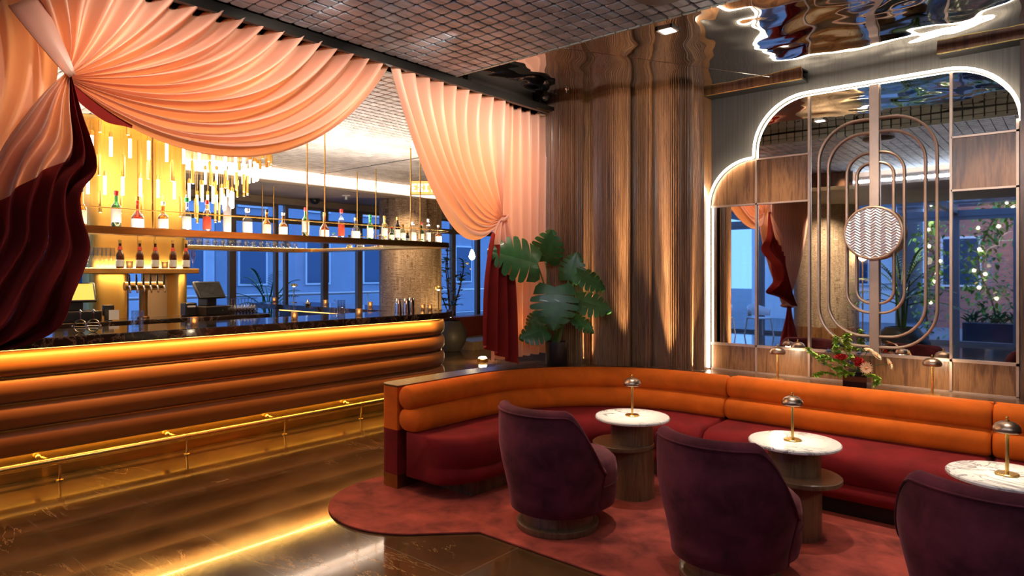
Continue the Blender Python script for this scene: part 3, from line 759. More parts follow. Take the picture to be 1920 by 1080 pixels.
# ------------------------------------------------------------------ the bar
XB, YB, RB = -5.97, 5.94, .62                         # face of the bar front, of its far leg, corner radius
def bar_path(y0=-1.6, x1=-10.05, step=10):
    P = [((XB, y0 + (YB-RB-y0)*i/24), (1, 0)) for i in range(25)]
    for i in range(1, step+1):
        a = PI/2*i/step; P.append(((XB-RB+RB*math.cos(a), YB-RB+RB*math.sin(a)), (math.cos(a), math.sin(a))))
    P += [((XB-RB + (x1-XB+RB)*i/12, YB), (0, 1)) for i in range(1, 13)]
    return P
BP = bar_path(step=16)
bar = thing('bar', 'curved bar front of four amber padded rolls with brass lines', 'bar', (XB, 2.5, 0))
for z0, z1 in ((.79, .985), (.597, .785), (.404, .592), (.205, .399)):
    pr = [(0, z0)] + [(.098*math.sin(PI*min(max(i/14, 0), 1))**.45, z0 + (z1-z0)*(.5-.5*math.cos(PI*i/14))) for i in range(1, 14)] + [(0, z1)]
    obj('padded_roll', MB().sweep(pr, BP), M['bar_leather'], bar, angle=50)
for z in (.787, .594, .401):
    obj('brass_strip', MB().sweep([(0, z-.006), (.062, z-.006), (.062, z+.006), (0, z+.006)], BP), M['polished_brass'], bar, angle=30)
obj('kick_panel', MB().sweep([(-.03, .001), (.005, .001), (.005, .205), (-.03, .205)], BP), M['brass'], bar, angle=30)
obj('carcass', MB().sweep([(-.08, .002), (-.031, .002), (-.031, 1.0), (-.08, 1.0)], BP), M['walnut_dark'], bar, angle=30)
obj('light_strip', MB().sweep([(.122, .993), (.142, .993), (.142, .999), (.122, .999)], BP), M['led_amber'], bar, angle=30)
obj('bar_counter', MB().sweep([(-.60, 1.0), (.195, 1.0), (.20, 1.005), (.20, 1.068), (.195, 1.075), (-.60, 1.075)], BP), M['dark_marble'], None, angle=30)
tag(bpy.data.objects['bar_counter'], 'polished dark brown marble counter top curving round the bar end', 'counter')
obj('counter_light_strip', MB().span(-9.2, -6.7, 5.36, 5.375, .985, .997), emit('dim_amber_strip', (1, .50, .10), 2.5), smooth=False)
tag(bpy.data.objects['counter_light_strip'], 'amber light strip under the inner edge of the far bar counter', 'light')
fr_ = thing('foot_rail', 'polished brass foot rail along the padded bar front', 'rail', (XB+.19, 2, 0))
XR = XB + .19
obj('rail', MB().rod((XR, -1.6, .155), (XR, 5.3, .155), .030, 16), M['polished_brass'], fr_)
for y in (-.26, .66, 1.58, 2.51, 3.43, 4.32, 5.15):
    b = obj('bracket', MB().tube([(XR, y, .13), (XR+.002, y, .09), (XR-.012, y, .004)], .009, 8).lathe([(.026, 0), (.026, .006), (.010, .010)], 14, (XR-.012, y, .001)).tube([(XR, y-.022, .155), (XR, y+.022, .155)], .031, 14), M['brass'], fr_)
    obj('wall_knob', MB().rod((XB+.005, y-.10, .168), (XB+.12, y-.06, .165), .008, 8).ball((XB+.03, y-.10, .168), .022, 10, 6), M['brass'], fr_)
# back counter inside the bar
bk = thing('back_counter', 'low marble back counter in front of the gold column', 'counter', (-7.6, 2.5, 0))
obj('marble_upstand', MB().span(-7.85, -7.38, .2, 4.18, .94, 1.065), M['dark_marble'], bk, smooth=False, bevel=.006)
obj('cabinet', MB().span(-7.85, -7.5, .25, 4.1, 0, .94), M['walnut_dark'], bk, smooth=False)
obj('end_panel', MB().span(-7.85, -7.45, 4.1, 4.16, 0, .93), M['brass_dark'], bk, smooth=False)
# gold clad column with a niche and its champagne shelf
gc = thing('gold_column', 'gold clad column behind the bar, wrapped by the chandelier', 'column', (-8.05, 2.92, 0))
obj('upper_cladding', MB().prism(rrect(.20, .50, .10, 6, -8.06, 2.93), 1.60, TILE_Z), M['gold_clad'], gc)
obj('post', MB().prism(rrect(.19, .19, .12, 6, -8.06, 2.62), .95, 1.60), M['gold_clad'], gc)
obj('post', MB().prism(rrect(.19, .055, .05, 6, -8.06, 3.375), .95, 1.60), M['gold_clad'], gc)
obj('niche_panel', MB().span(-8.22, -8.18, 3.05, 3.33, .95, 1.60), mat('beige_niche', (.30, .20, .13), .45, .4), gc, smooth=False)
obj('base', MB().prism(rrect(.19, .47, .10, 6, -8.06, 2.93), 0, .95), M['walnut_dark'], gc)
for y in (2.88, 3.06): obj('panel_seam', MB().span(-7.862, -7.857, y-.004, y+.004, 1.62, TILE_Z), M['brass_dark'], gc, smooth=False)
SHX = -7.62
cs = thing('champagne_shelf', 'gold shelf of champagne and flutes on the column', 'shelf', (SHX, 2.9, 1.60))
s0, s1 = atX(132, 505, SHX).y, atX(374, 505, SHX).y
obj('board', MB().span(-7.86, SHX, s0, s1, 1.545, 1.60), M['gold_clad'], cs, smooth=False, bevel=.006)
obj('light_strip', MB().span(-7.852, -7.835, s0+.1, s1-.1, 1.601, 1.607), M['led_warm'], cs, smooth=False)
area('champagne_under_light', (-7.72, 2.95, 1.54), (0, 0, 0), .03, 1.1, 9, (1, .72, .36))
area('champagne_shelf_light', (-7.80, 2.95, 1.615), (PI, math.radians(-12), 0), .03, 1.2, 7, (1, .72, .36))
def bottle(label, u, vb, vt, x, kind, z, group='spirits on the hanging shelf', y=None):
    p = atX(u, vb, x) if y is None else atY(u, vb, y)
    d = (p.x*-SA + p.y*CA); hh = (vb - vt)*d/FPX
    p.z = z
    wid, shoulder, neck, nr, gm, capm, lab, labm, sq = kind
    r = wid; b0 = hh*shoulder; n0 = hh*neck
    t = thing('bottle', label, 'bottle', p, random.uniform(-.3, .3) if not sq else HEAD*.0 + .35, group)
    prof = [(r*.9, 0), (r, .006), (r, b0)]
    for i in range(1, 7):
        f = i/6; prof.append((r + (nr-r)*(f*f*(3-2*f)), b0 + (n0-b0)*f))
    prof += [(nr, hh*.93), (nr*1.15, hh*.935), (nr*1.15, hh*.95), (nr*.9, hh*.955)]
    obj('glass_body', MB().lathe(prof, 4 if sq == 2 else 16), gm, t, world=False, angle=50)
    obj('cap', MB().lathe([(nr*1.2, 0), (nr*1.25, hh*.12), (nr*1.1, hh*.125)], 12, (0, 0, hh*.88)), capm, t, world=False)
    if labm:
        l0, l1 = lab
        obj('label', MB().lathe([(r+.0012, hh*l0), (r+.0012, hh*l1)], 4 if sq == 2 else 16), labm, t, world=False, angle=50)
    return t
#          radius shoulder neck neck_r glass cap label-range label-material square
BK = {
 'whisky':  (.040, .46, .66, .014, M['amber'], M['cap_black'], (.10, .44), M['label_cream'], 0),
 'green':   (.037, .58, .74, .014, M['green'], M['cap_red'], (.18, .56), M['label_white'], 0),
 'cognac':  (.050, .36, .62, .013, M['redglass'], M['cap_gold'], (.06, .34), M['label_white'], 0),
 'gin':     (.038, .50, .66, .016, M['clearb'], M['cap_green'], (.10, .46), M['label_white'], 0),
 'vodka':   (.035, .60, .74, .014, M['clearb'], M['cap_red'], (.12, .50), M['label_red'], 0),
 'white':   (.036, .68, .80, .015, M['whiteb'], M['cap_white'], (.2, .5), M['label_white'], 0),
 'square':  (.044, .58, .70, .018, M['clearb'], M['cap_white'], (.10, .50), M['label_white'], 0),
 'brandy':  (.042, .48, .64, .014, M['amber'], M['cap_white'], (.10, .42), M['label_white'], 0),
 'round':   (.047, .46, .68, .015, M['clearb'], M['cap_gold'], (.08, .40), M['label_white'], 0),
 'bgreen':  (.036, .58, .72, .014, M['bright_green'], M['cap_green'], (.12, .50), M['label_white'], 0),
 'wine':    (.036, .62, .78, .014, M['pale'], M['cap_gold'], (.22, .52), M['label_white'], 0),
 'dark':    (.036, .60, .78, .013, M['blackb'], M['cap_gold'], (.18, .50), M['label_white'], 0),
 'olive':   (.035, .52, .70, .013, M['green'], M['cap_red'], (.2, .45), M['label_cream'], 0),
 'slim':    (.031, .66, .80, .013, M['clearb'], M['cap_white'], (.15, .45), M['label_white'], 0)}
NX, NZ = -6.16, 1.918
M['led_shelf'] = emit('shelf_light_strip', (1, .84, .62), 34)
# hanging bottle shelf: a ring of brass boards on rods
hs = thing('hanging_shelf', 'brass ring shelf of bottles hung over the bar on rods', 'shelf', (-7.6, 3, 1.9))
path = [((-6.02, .3), (1, 0)), ((-6.02, 5.55), (1, 0))] 
for i in range(1, 13):
    a = PI/2*i/12; path.append(((-6.32+.30*math.cos(a), 5.72+.30*math.sin(a)), (math.cos(a), math.sin(a))))
path += [((-8.9, 6.02), (0, 1))]
for i in range(1, 13):
    a = PI/2 + PI/2*i/12; path.append(((-8.9+.30*math.cos(a), 5.72+.30*math.sin(a)), (math.cos(a), math.sin(a))))
path += [((-9.2, .3), (-1, 0))]
obj('board', MB().sweep([(-.28, 1.876), (-.002, 1.872), (0, 1.875), (0, 1.934), (-.008, 1.934), (-.008, 1.917), (-.28, 1.917)], path), M['brass'], hs, angle=30)
obj('light_strip', MB().sweep([(-.030, 1.917), (-.016, 1.917), (-.016, 1.924), (-.030, 1.924)], path), M['led_shelf'], hs, angle=30)
obj('guard_rail', MB().tube([(p[0]+.0*q[0]-.012*q[0], p[1]-.012*q[1], 2.085) for p, q in path], .005, 6), M['polished_brass'], hs)
# second tier of the far side, where the glasses stand
obj('glass_tray', MB().span(-9.19, -8.93, 1.2, 5.6, 1.862, 1.874), M['brass'], hs, smooth=False)
def hrod(u, x=None, y=None, top=TILE_Z):
    p = atX(u, 400, x) if x is not None else atY(u, 400, y)
    obj('rod', MB().rod((p.x, p.y, 1.90), (p.x, p.y, top), .008, 8), M['brass'], hs)
for u in (286, 576, 609, 770, 788): hrod(u, x=-6.06)
for u in (670, 705): hrod(u, y=5.95)
for u in (492, 513, 420): hrod(u, x=-9.14, top=SOFFIT)
B_ = [
 (152, 424, 348, 'whisky', 'amber whisky bottle half hidden by the left burgundy curtain'),
 (218, 430, 358, 'green', 'green bottle with a red cap and white label before the gold column'),
 (258, 433, 370, 'cognac', 'broad-shouldered dark red brandy bottle right of the green red-capped bottle'),
 (306, 435, 379, 'brandy', 'amber bottle with white label before the gold column seam'),
 (350, 437, 372, 'gin', 'clear bottle with green cap at the right edge of the gold column'),
 (388, 438, 376, 'vodka', 'clear red-capped bottle with red label in front of the chandelier rods'),
 (426, 442, 372, 'white', 'tall white frosted bottle below the chandelier tip'),
 (464, 444, 394, 'square', 'stout clear bottle with pale stopper right of the white frosted bottle'),
 (500, 446, 396, 'whisky', 'amber bottle with black cap between the stout clear and a shorter amber one'),
 (531, 447, 402, 'brandy', 'shorter amber bottle with pale cap left of a hanging rod'),
 (573, 450, 393, 'green', 'green bottle with red cap standing at the hanging rod mid shelf'),
 (608, 451, 402, 'cognac', 'wide dark red bottle behind the pair of hanging rods'),
 (640, 453, 396, 'vodka', 'slender clear bottle with red cap and red label mid shelf'),
 (667, 455, 413, 'round', 'round-bodied clear bottle with gold stopper'),
 (694, 457, 408, 'bgreen', 'bright green glass bottle with white label'),
 (721, 458, 410, 'wine', 'pale yellow bottle with gold cap right of the bright green one'),
 (734, 459, 430, 'olive', 'small dark bottle squeezed behind the pale yellow one'),
 (745, 460, 413, 'dark', 'black bottle with gold cap and white label'),
 (755, 461, 427, 'wine', 'short pale bottle with gold cap beside the black one'),
 (774, 462, 423, 'square', 'clear bottle with pale stopper below the lit exit sign'),
 (790, 463, 424, 'olive', 'dark green bottle with red cap near the shelf end'),
 (803, 464, 418, 'slim', 'slim tall clear bottle near the shelf tip'),
 (822, 465, 430, 'brandy', 'last amber bottle at the tip of the shelf by the curtain'),
 (626, 452, 440, 'gin', 'tiny clear bottle left of the slender red-capped one')]
for u, vb, vt, k, lb in B_: bottle(lb, u, vb, vt, NX, BK[k], NZ)
B2 = [(655, 'whisky', 'dark amber bottle'), (676, 'round', 'clear round bottle'), (699, 'slim', 'slim clear bottle'), (712, 'brandy', 'small amber bottle'),
      (727, 'vodka', 'red-labelled bottle'), (738, 'gin', 'green-capped bottle'), (757, 'white', 'white bottle'), (764, 'dark', 'black bottle')]
for i, (u, k, lb) in enumerate(B2): bottle(lb + ' on the far return of the hanging shelf behind the front row', u, 470, 446 - (i % 3)*3, None, BK[k], NZ, 'bottles on the shelf return', y=5.88)
for i, (u, lb) in enumerate(((225, 'first champagne bottle from the flutes'), (262, 'second champagne bottle from the flutes, between two tealights'), (291, 'middle one of the five champagne bottles'), (324, 'champagne bottle just left of the last one'), (349, 'champagne bottle at the right end of the gold shelf'))):
    b = bottle(lb, u, 503, 450, -7.72, (.040, .42, .74, .014, M['brown'], M['cap_gold'], (.06, .30), M['label_white'], 0), 1.601, 'champagne on the gold shelf')
    obj('neck_foil', MB().lathe([(.0255, .195), (.0175, .235)], 14), M['label_red'], b, world=False)
# glasses
def glass_mesh(kind):
    if kind == 'wine':
        o = [(.034, 0), (.034, .003), (.006, .008), (.0045, .075), (.012, .085), (.034, .115), (.038, .14), (.033, .185)]
    elif kind == 'flute':
        o = [(.030, 0), (.030, .003), (.005, .008), (.0045, .07), (.014, .085), (.026, .13), (.027, .16), (.021, .215)]
    else:
        o = [(.034, 0), (.036, .004), (.040, .09)]
    return o + [(r*.94, z) for r, z in reversed(o[-3:])]
def glass_obj(name, prof, p, flip=False, h=None):
    if flip:
        mx = max(z for r, z in prof); prof = [(r, mx-z) for r, z in prof][::-1]
    return obj(name, MB().lathe(prof, 14), M['clear'], loc=p, angle=60)
def dupm(o, p, label=None):
    c = o.copy(); C.objects.link(c); c.location = p
    if label: c['label'] = label
    return c
fl = None
for i, u in enumerate((147, 155, 163, 171, 179, 187, 195, 203, 211)):
    p = atX(u, 503, -7.74 + .05*(i % 2)); p.z = 1.601
    if fl is None:
        fl = glass_obj('champagne_flute', glass_mesh('flute'), p); tag(fl, 'empty stemmed flute in the row left of the champagne bottles', 'glass', 'flutes on the gold shelf')
    else: dupm(fl, p)
p = atX(362, 503, -7.72); p.z = 1.601; dupm(fl, p, 'single flute right of the last champagne bottle')
gl = None
for i in range(46):
    y = 3.0 + .056*i; p = Vector((-9.10 + .07*(i % 2), y, 1.925))
    if gl is None:
        gl = glass_obj('wine_glass', glass_mesh('wine'), p, True); tag(gl, 'clear wine glass upside down in the row on the far hanging shelf', 'glass', 'upside-down glasses on the far shelf')
    else: dupm(gl, p)
for i in range(8): dupm(gl, Vector((-9.06, 1.5 + .075*i, 1.925)))
for i in range(18):
    q = atX(428 + 6.2*(i % 9), 585, -7.52 - .09*(i//9)); dupm(gl, Vector((q.x, q.y, 1.067)), None)
    C.objects[-1]['label'] = 'upside-down wine glass in the cluster on the back counter by the cash drawer'; C.objects[-1]['group'] = 'wine glasses on the back counter'
# votive candles
def votive(p, label, group=None):
    t = thing('votive_candle', label, 'candle', p, 0, group)
    obj('glass_cup', MB().lathe([(.030, 0), (.033, .004), (.035, .075), (.032, .075), (.030, .02), (.001, .02)], 18), M['votive'], t, world=False)
    obj('flame', MB().lathe([(.001, .024), (.012, .03), (.013, .045), (.001, .068)], 10), M['candle_glow'], t, world=False)
    return t
for u, v, lb in ((364, 612, 'lit votive candle on the near counter left of the glasses cluster'), (552, 600, 'lit votive candle mid near counter left of the crystal tumblers'), (673, 596, 'lit votive candle right of the crystal mixing glasses')):
    p = atX(u, v, -6.1); p.z = 1.076; votive(p, lb)
for u, lb in ((514, 'lit votive candle on the far counter left of the small brass lamp'), (610, 'lit votive candle on the far counter mid window'), (694, 'lit votive candle on the far counter left of the round column')):
    p = atY(u, 570, 5.72); p.z = 1.076; votive(p, lb)
for u, v, lb in ((792, 580, 'left one of two votive candles at the bar corner'), (806, 585, 'right one of two votive candles at the bar corner')):
    p = atX(u, v, -6.45 if u < 800 else -6.25); p.z = 1.076; votive(p, lb)
for u, lb in ((243, 'tealight on the gold shelf left of the second champagne bottle'), (309, 'tealight on the gold shelf right of the middle champagne bottle')):
    p = atX(u, 500, -7.70); p.z = 1.601; votive(p, lb)
# bar tools on the near counter
def cut_glass(name, label, p, r, h, cat='glass'):
    rows = []; n = 24; k = 9
    for j in range(k+1):
        z = h*j/k; rr = r*(.94+.06*j/k)
        rows.append([(rr*(1 + (.035 if (i+j) % 2 else -.02))*math.cos(2*PI*i/n), rr*(1 + (.035 if (i+j) % 2 else -.02))*math.sin(2*PI*i/n), z) for i in range(n)])
    rows.append([(r*.86*math.cos(2*PI*i/n), r*.86*math.sin(2*PI*i/n), h) for i in range(n)]); rows.append([(r*.8*math.cos(2*PI*i/n), r*.8*math.sin(2*PI*i/n), .012) for i in range(n)])
    mb = MB().grid(rows, False, True); mb.f.append(tuple(range(n))[::-1])
    o = obj(name, mb, M['clear'], loc=p, smooth=False); return tag(o, label, cat)
def nc(u, v, x=-6.1): p = atX(u, v, x); p.z = 1.076; return p
cut_glass('mixing_glass', 'tall cut crystal glass on the near counter before the beer taps', nc(258, 618, -6.1), .047, .155)
cut_glass('tumbler', 'cut crystal tumbler left of its taller neighbour by the pitcher', nc(625, 596, -6.2), .040, .09)
cut_glass('tumbler', 'cut crystal glass standing before the spouted pitcher', nc(640, 598, -6.02), .042, .12)
pt = tag(glass_obj('pitcher', [(.040, 0), (.046, .006), (.042, .07), (.044, .17), (.041, .17), (.039, .07), (.042, .012), (.001, .012)], nc(640, 590, -6.35)), 'clear spouted mixing pitcher behind the crystal glasses', 'pitcher')
obj('spout', MB().tube([(-.03, -.03, .13), (-.048, -.045, .155), (-.056, -.052, .172)], [.006, .010, .012], 8), M['clear'], pt, world=False)
for u, x, lb in ((747, -6.2, 'left steel shaker tin upside down on the bar'), (762, -6.15, 'middle steel shaker tin of the three'), (771, -6.32, 'right steel shaker tin, half behind the middle one')):
    o = obj('shaker_tin', MB().lathe([(.046, 0), (.046, .01), (.040, .10), (.034, .165), (.030, .17), (.001, .17)], 24), M['steel'], loc=nc(u, 600, x), angle=40); tag(o, lb, 'shaker', 'shaker tins')
for u, lb in ((150, 'left cocktail strainer propped on the counter near the curtain'), (175, 'right cocktail strainer propped on the counter')):
    p = nc(u, 628, -6.02); t = thing('cocktail_strainer', lb, 'strainer', p, HEAD, 'strainers')
    obj('disc', MB().tube([(.050*math.cos(a), .0, .052+.050*math.sin(a)) for a in [2*PI*i/24 for i in range(24)]], .005, 6, True).rod((-.045, 0, .05), (.045, 0, .05), .002).rod((-.038, 0, .075), (.038, 0, .075), .002).rod((-.038, 0, .03), (.038, 0, .03), .002), M['steel'], t, world=False)
    obj('handle', MB().tube([(0, 0, .10), (0, .004, .15), (-.008, .004, .168), (0, .004, .18), (.008, .004, .168), (0, .004, .15)], .005, 6), M['steel'], t, world=False)
    for s in (-1, 1): obj('ear', MB().ball((s*.058, 0, .05), .009, 8, 6), M['steel'], t, world=False)
jr = thing('jar', 'small steel jug with spout on the far counter', 'jug', atZ(577, 577, 1.076))
obj('body', MB().lathe([(.03, 0), (.045, .03), (.045, .06), (.02, .08), (.012, .11), (.001, .112)], 16), M['steel'], jr, world=False)
obj('handle', MB().tube([(.04, 0, .06), (.075, 0, .07), (.07, 0, .03), (.044, 0, .03)], .005, 6), M['steel'], jr, world=False)
# cash registers
def register(u, label, screen, rz, drawer_label=None):
    p = atX(u, 596, -7.66); p.z = 1.066
    t = thing('cash_register', label, 'register', p, rz)
    dr = obj('cash_drawer', MB().span(-.20, .20, -.19, .19, .0, .105), mat('dark_drawer_metal', (.035, .022, .016), .4, .4), t, world=False, smooth=False, bevel=.006)
    obj('drawer_front', MB().span(-.18, .18, -.197, -.19, .018, .092), M['black'], dr, world=False, smooth=False)
    obj('key', MB().rod((.0, -.20, .055), (.0, -.225, .055), .006), M['steel'], dr, world=False)
    obj('stand', MB().box((0, .03, .16), (.13, .16, .11)), M['black'], t, world=False, bevel=.01)
    mx = Matrix.Rotation(math.radians(-32), 3, 'X')
    obj('monitor', MB().box((0, 0, .285), (.36, .035, .22), m=mx), M['black'], t, world=False, bevel=.008)
    obj('screen', MB().box(Vector((0, 0, .285)) + mx @ Vector((0, -.019, 0)), (.32, .004, .185), m=mx), screen, t, world=False, smooth=False)
    return t
register(140, 'cash register with a glowing amber screen beside the left curtain', emit('amber_screen', (1, .48, .06), 1.1), PI/2-.12)
register(392, 'cash register with a dark reflective screen right of the gold column', mat('dark_screen', (.02, .018, .015), .05), PI/2+.25)
cp = atX(207, 600, -7.6); t = thing('card_reader', 'small black card reader beside the gold column', 'card reader', (cp.x, cp.y-.02, 1.066), PI/2)
obj('body', MB().box((0, 0, .10), (.10, .05, .11)), M['black'], t, world=False, bevel=.006); obj('foot', MB().box((0, 0, .025), (.06, .05, .05)), M['black'], t, world=False)
o = obj('receipt_paper', MB().box((0, 0, .055), (.09, .006, .10)), M['label_white'], loc=(cp.x+.10, cp.y-.0, 1.067), smooth=False); o.rotation_euler = (0, 0, PI/2-.3); tag(o, 'white paper slip standing beside the left register', 'paper')
cr2 = atX(372, 590, -7.62); t = thing('receipt_printer', 'small black receipt printer left of the dark register screen', 'printer', (cr2.x-.02, cr2.y-.1, 1.066), PI/2)
obj('body', MB().box((0, 0, .075), (.13, .14, .15)), M['black'], t, world=False, bevel=.012); obj('paper_slot', MB().box((0, -.071, .11), (.09, .006, .02)), M['label_white'], t, world=False)
# beer tower
bx = atX(269, 545, -7.66); bx.z = 1.066
bt = thing('beer_tower', 'brass T-shaped beer tower with six taps in the column niche', 'beer tower', bx)
yw = (atX(306, 530, -7.66).y - atX(236, 530, -7.66).y)/2
obj('column', MB().lathe([(.06, 0), (.06, .012), (.042, .02), (.042, .30), (.05, .31)], 24, bx), M['brass_dark'], bt)
obj('crossbar', MB().tube([(bx.x, bx.y-yw, bx.z+.345), (bx.x, bx.y+yw, bx.z+.345)], .045, 20), M['brass_dark'], bt)
for i in range(6):
    y = bx.y - yw*.92 + 2*yw*.92*i/5
    tp = obj('tap', MB().tube([(bx.x+.04, y, bx.z+.345), (bx.x+.10, y, bx.z+.345), (bx.x+.115, y, bx.z+.32), (bx.x+.118, y, bx.z+.275)], .010, 8), M['steel'], bt)
    obj('handle', MB().tube([(bx.x+.095, y, bx.z+.35), (bx.x+.092, y, bx.z+.39), (bx.x+.088, y, bx.z+.47)], [.008, .012, .009], 8), M['black'], tp)
# chandelier: five oval rings of hung tubes and glowing rods
ch = thing('chandelier', 'oval chandelier of hanging brass tubes and glowing glass rods', 'chandelier', (-7.88, 2.93, TILE_Z))
obj('ceiling_plate', MB().lathe([(.001, -.001), (1.46, -.001), (1.46, -.03), (.001, -.03)], 64, (-7.88, 2.93, TILE_Z), .68, 1.0), M['brass'], ch)
def ring(n, a, b, fn, ph=0):
    for k in range(n):
        q = 2*PI*(k+ph)/n; fn(-7.88 + b*math.cos(q), 2.93 + a*math.sin(q))
lit_me, br_me = {}, {}
def lit(zt, zb):
    def f(x, y):
        L_ = zt - zb
        key = ('l', zt)
        if key not in lit_me:
            cap = obj('glowing_pendant', MB().lathe([(.0015, TILE_Z-.03-zt), (.0015, .045), (.012, .045), (.016, .035), (.019, .0), (.019, -.005)], 8), M['brass'], ch, loc=(x, y, zt), world=True)
            cap.location = (x+7.88, y-2.93, zt-TILE_Z)
            rod = obj('glass_rod', MB().lathe([(.015, 0), (.015, -L_), (.001, -L_-.001)], 8), M['rod_glow'], cap, world=False)
            lit_me[key] = (cap, rod)
        else:
            c0, r0 = lit_me[key]
            c = c0.copy(); C.objects.link(c); c.parent = ch; c.location = (x+7.88, y-2.93, zt-TILE_Z)
            r = r0.copy(); C.objects.link(r); r.parent = c
    return f
def brt(zt, zb):
    def f(x, y):
        key = ('b', zt)
        if key not in br_me:
            mb = MB().lathe([(.0015, TILE_Z-.03-zb), (.0015, zt-zb), (.010, zt-zb), (.017, zt-zb-.02), (.017, 0), (.012, 0)], 8)
            o = obj('brass_tube', mb, M['polished_brass'], ch, world=False); o.location = (x+7.88, y-2.93, zb-TILE_Z)
            e = obj('lens', MB().lathe([(.011, .004), (.011, -.002), (.001, -.002)], 8), M['rod_glow'], o, world=False)
            br_me[key] = (o, e)
        else:
            o0, e0 = br_me[key]
            o = o0.copy(); C.objects.link(o); o.parent = ch; o.location = (x+7.88, y-2.93, zb-TILE_Z)
            e = e0.copy(); C.objects.link(e); e.parent = o
    return f
ring(38, 1.446, .98, brt(3.00, 2.88))
ring(48, 1.28, .86, lit(2.87, 2.68), .5)
ring(33, 1.165, .77, brt(2.72, 2.50))
ring(38, .99, .64, lit(2.52, 2.33), .5)
ring(27, .84, .53, brt(2.38, 2.16))
point('chandelier_light', (-7.1, 2.6, 2.6), 10, (1, .74, .40), .25)
point('chandelier_light', (-7.2, 3.6, 2.5), 10, (1, .74, .40), .25)
# beyond the bar end: urn planter with a rubber plant, window seat, sign, lamps
bq = atD(845, 656, 13.2); bq.z = 0
up = thing('ribbed_planter', 'round ribbed grey planter holding the rubber plant past the bar end', 'planter', (bq.x, bq.y, 0))
rows = []
for j in range(15):
    f = j/14; r = .14 + .17*math.sin(PI*(.08+.84*f)); n = 72
    rows.append([((r + (.008 if i % 2 else 0))*math.cos(2*PI*i/n), (r + (.008 if i % 2 else 0))*math.sin(2*PI*i/n), .60*f + 0.005) for i in range(n)])
obj('bowl', MB().grid(rows, False, True).lathe([(.001, .55), (.17, .55)], 24), mat('ribbed_grey_ceramic', (.09, .08, .072), .5), up, world=False)
rb = thing('rubber_plant', 'rubber plant with broad olive leaves growing from the ribbed planter', 'plant', (bq.x, bq.y, .55))
st = MB(); lf = MB(); R = random.Random(5)
for k in range(5):
    a = 1.3*k; top = Vector((.28*math.cos(a), .28*math.sin(a), .75 + .25*(k % 3)))
    pts = [Vector((.03*math.cos(a), .03*math.sin(a), 0)), Vector((.10*math.cos(a), .10*math.sin(a), .35)), top, top + Vector((0, 0, .25))]
    P = [Vector(poly_at([tuple(q) for q in pts], i/12)) for i in range(13)]; st.tube(P, .012, 6)
    for i in range(4, 13):
        for q in range(2):
            b_ = 2.4*(i*2+q) + k; leaf(lf, P[i], (math.cos(b_), math.sin(b_), R.uniform(.1, .8)), (0, 0, 1), R.uniform(.17, .26), R.uniform(.05, .075), .35, 5)
obj('trunk', st, M['bark'], rb, world=False); obj('leaves', lf, M['leaf_olive'], rb, world=False, angle=0)
ws = thing('window_seat', 'low red planter wall with a tiled step by the far window', 'bench', (-9.9, 10.3, 0))
obj('red_wall', MB().span(-10.5, -10.1, 9.6, 11.3, .0, .60), mat('red_lacquer', (.26, .045, .02), .4), ws, smooth=False)
obj('tiled_step', MB().span(-10.1, -9.2, 9.6, 11.6, .0, .17), mat('tan_tile', (.36, .24, .13), .5, 0, .2, 20), ws, smooth=False)
ex = atD(779, 352, 8.6)
sg = thing('exit_sign', 'lit orange exit sign hanging behind the right curtain edge', 'sign', ex, HEAD)
obj('housing', MB().box((.12, .025, 0), (.39, .04, .19)), M['black_metal'], sg, world=False, bevel=.004)
obj('face', MB().box((.12, .003, 0), (.37, .005, .175)), M['exit_red'], sg, world=False, smooth=False)
def letters(txt, par, m, x0, zc, hgt, y):
    G = {'E': ['111', '100', '110', '100', '111'], 'X': ['101', '101', '010', '101', '101'], 'I': ['111', '010', '010', '010', '111'], 'T': ['111', '010', '010', '010', '010']}
    c = hgt/5; mb = MB()
    for k, chx in enumerate(txt):
        for r, row in enumerate(G[chx]):
            for q, bit in enumerate(row):
                if bit == '1': mb.box((x0 + k*c*3.7 + q*c*.95, y, zc + hgt/2 - (r+.5)*c), (c*1.0, .004, c*1.02))
    obj('letters', mb, m, par, world=False, smooth=False)
letters('EXIT', sg, M['exit_letter'], -.035, 0, .105, -.002)
obj('hanger', MB().rod((.06, .025, .09), (.06, .025, TILE_Z-ex.z), .008), M['black_metal'], sg, world=False)
for u, v, z, lb in ((590, 373, SOFFIT, 'black dome camera on the lower ceiling beyond the bar'),):
    p = atZ(u, v, z); t = thing('dome_camera', lb, 'camera', p); obj('dome', MB().ball((0, 0, -.03), .085, 16, 8, .8), M['black'], t, world=False); obj('mount', MB().lathe([(.095, 0), (.095, -.02), (.08, -.025)], 20), M['black_metal'], t, world=False)
p = atZ(649, 366, SOFFIT); t = thing('sprinkler_head', 'white sprinkler head on the lower ceiling beyond the bar', 'sprinkler', p)
obj('body', MB().lathe([(.07, 0), (.07, -.012), (.02, -.02), (.02, -.07), (.035, -.075), (.001, -.078)], 14), M['cream_paint'], t, world=False)
lp = atD(885, 478, 13.6); t = thing('hanging_lantern', 'lit teardrop lantern hanging at the far window beside the red curtain', 'lantern', lp)
obj('globe', MB().lathe([(.001, -.11), (.05, -.08), (.065, -.03), (.04, .06), (.012, .11), (.001, .115)], 16), M['bulb'], t, world=False)
obj('cord', MB().rod((0, 0, .11), (0, 0, SOFFIT - lp.z), .005, 6), M['black'], t, world=False)
for lbl, u, v in (('black spotlight peeking out right of the chandelier', 527, 274),):
    p = atD(u, v, 8.2); t = thing('spotlight', lbl, 'spotlight', p); obj('head', MB().tube([(-.06, 0, -.04), (.07, 0, .03)], .045, 12), M['black'], t, world=False); obj('stem', MB().rod((0, 0, 0), (0, 0, TILE_Z-p.z), .012), M['black'], t, world=False)
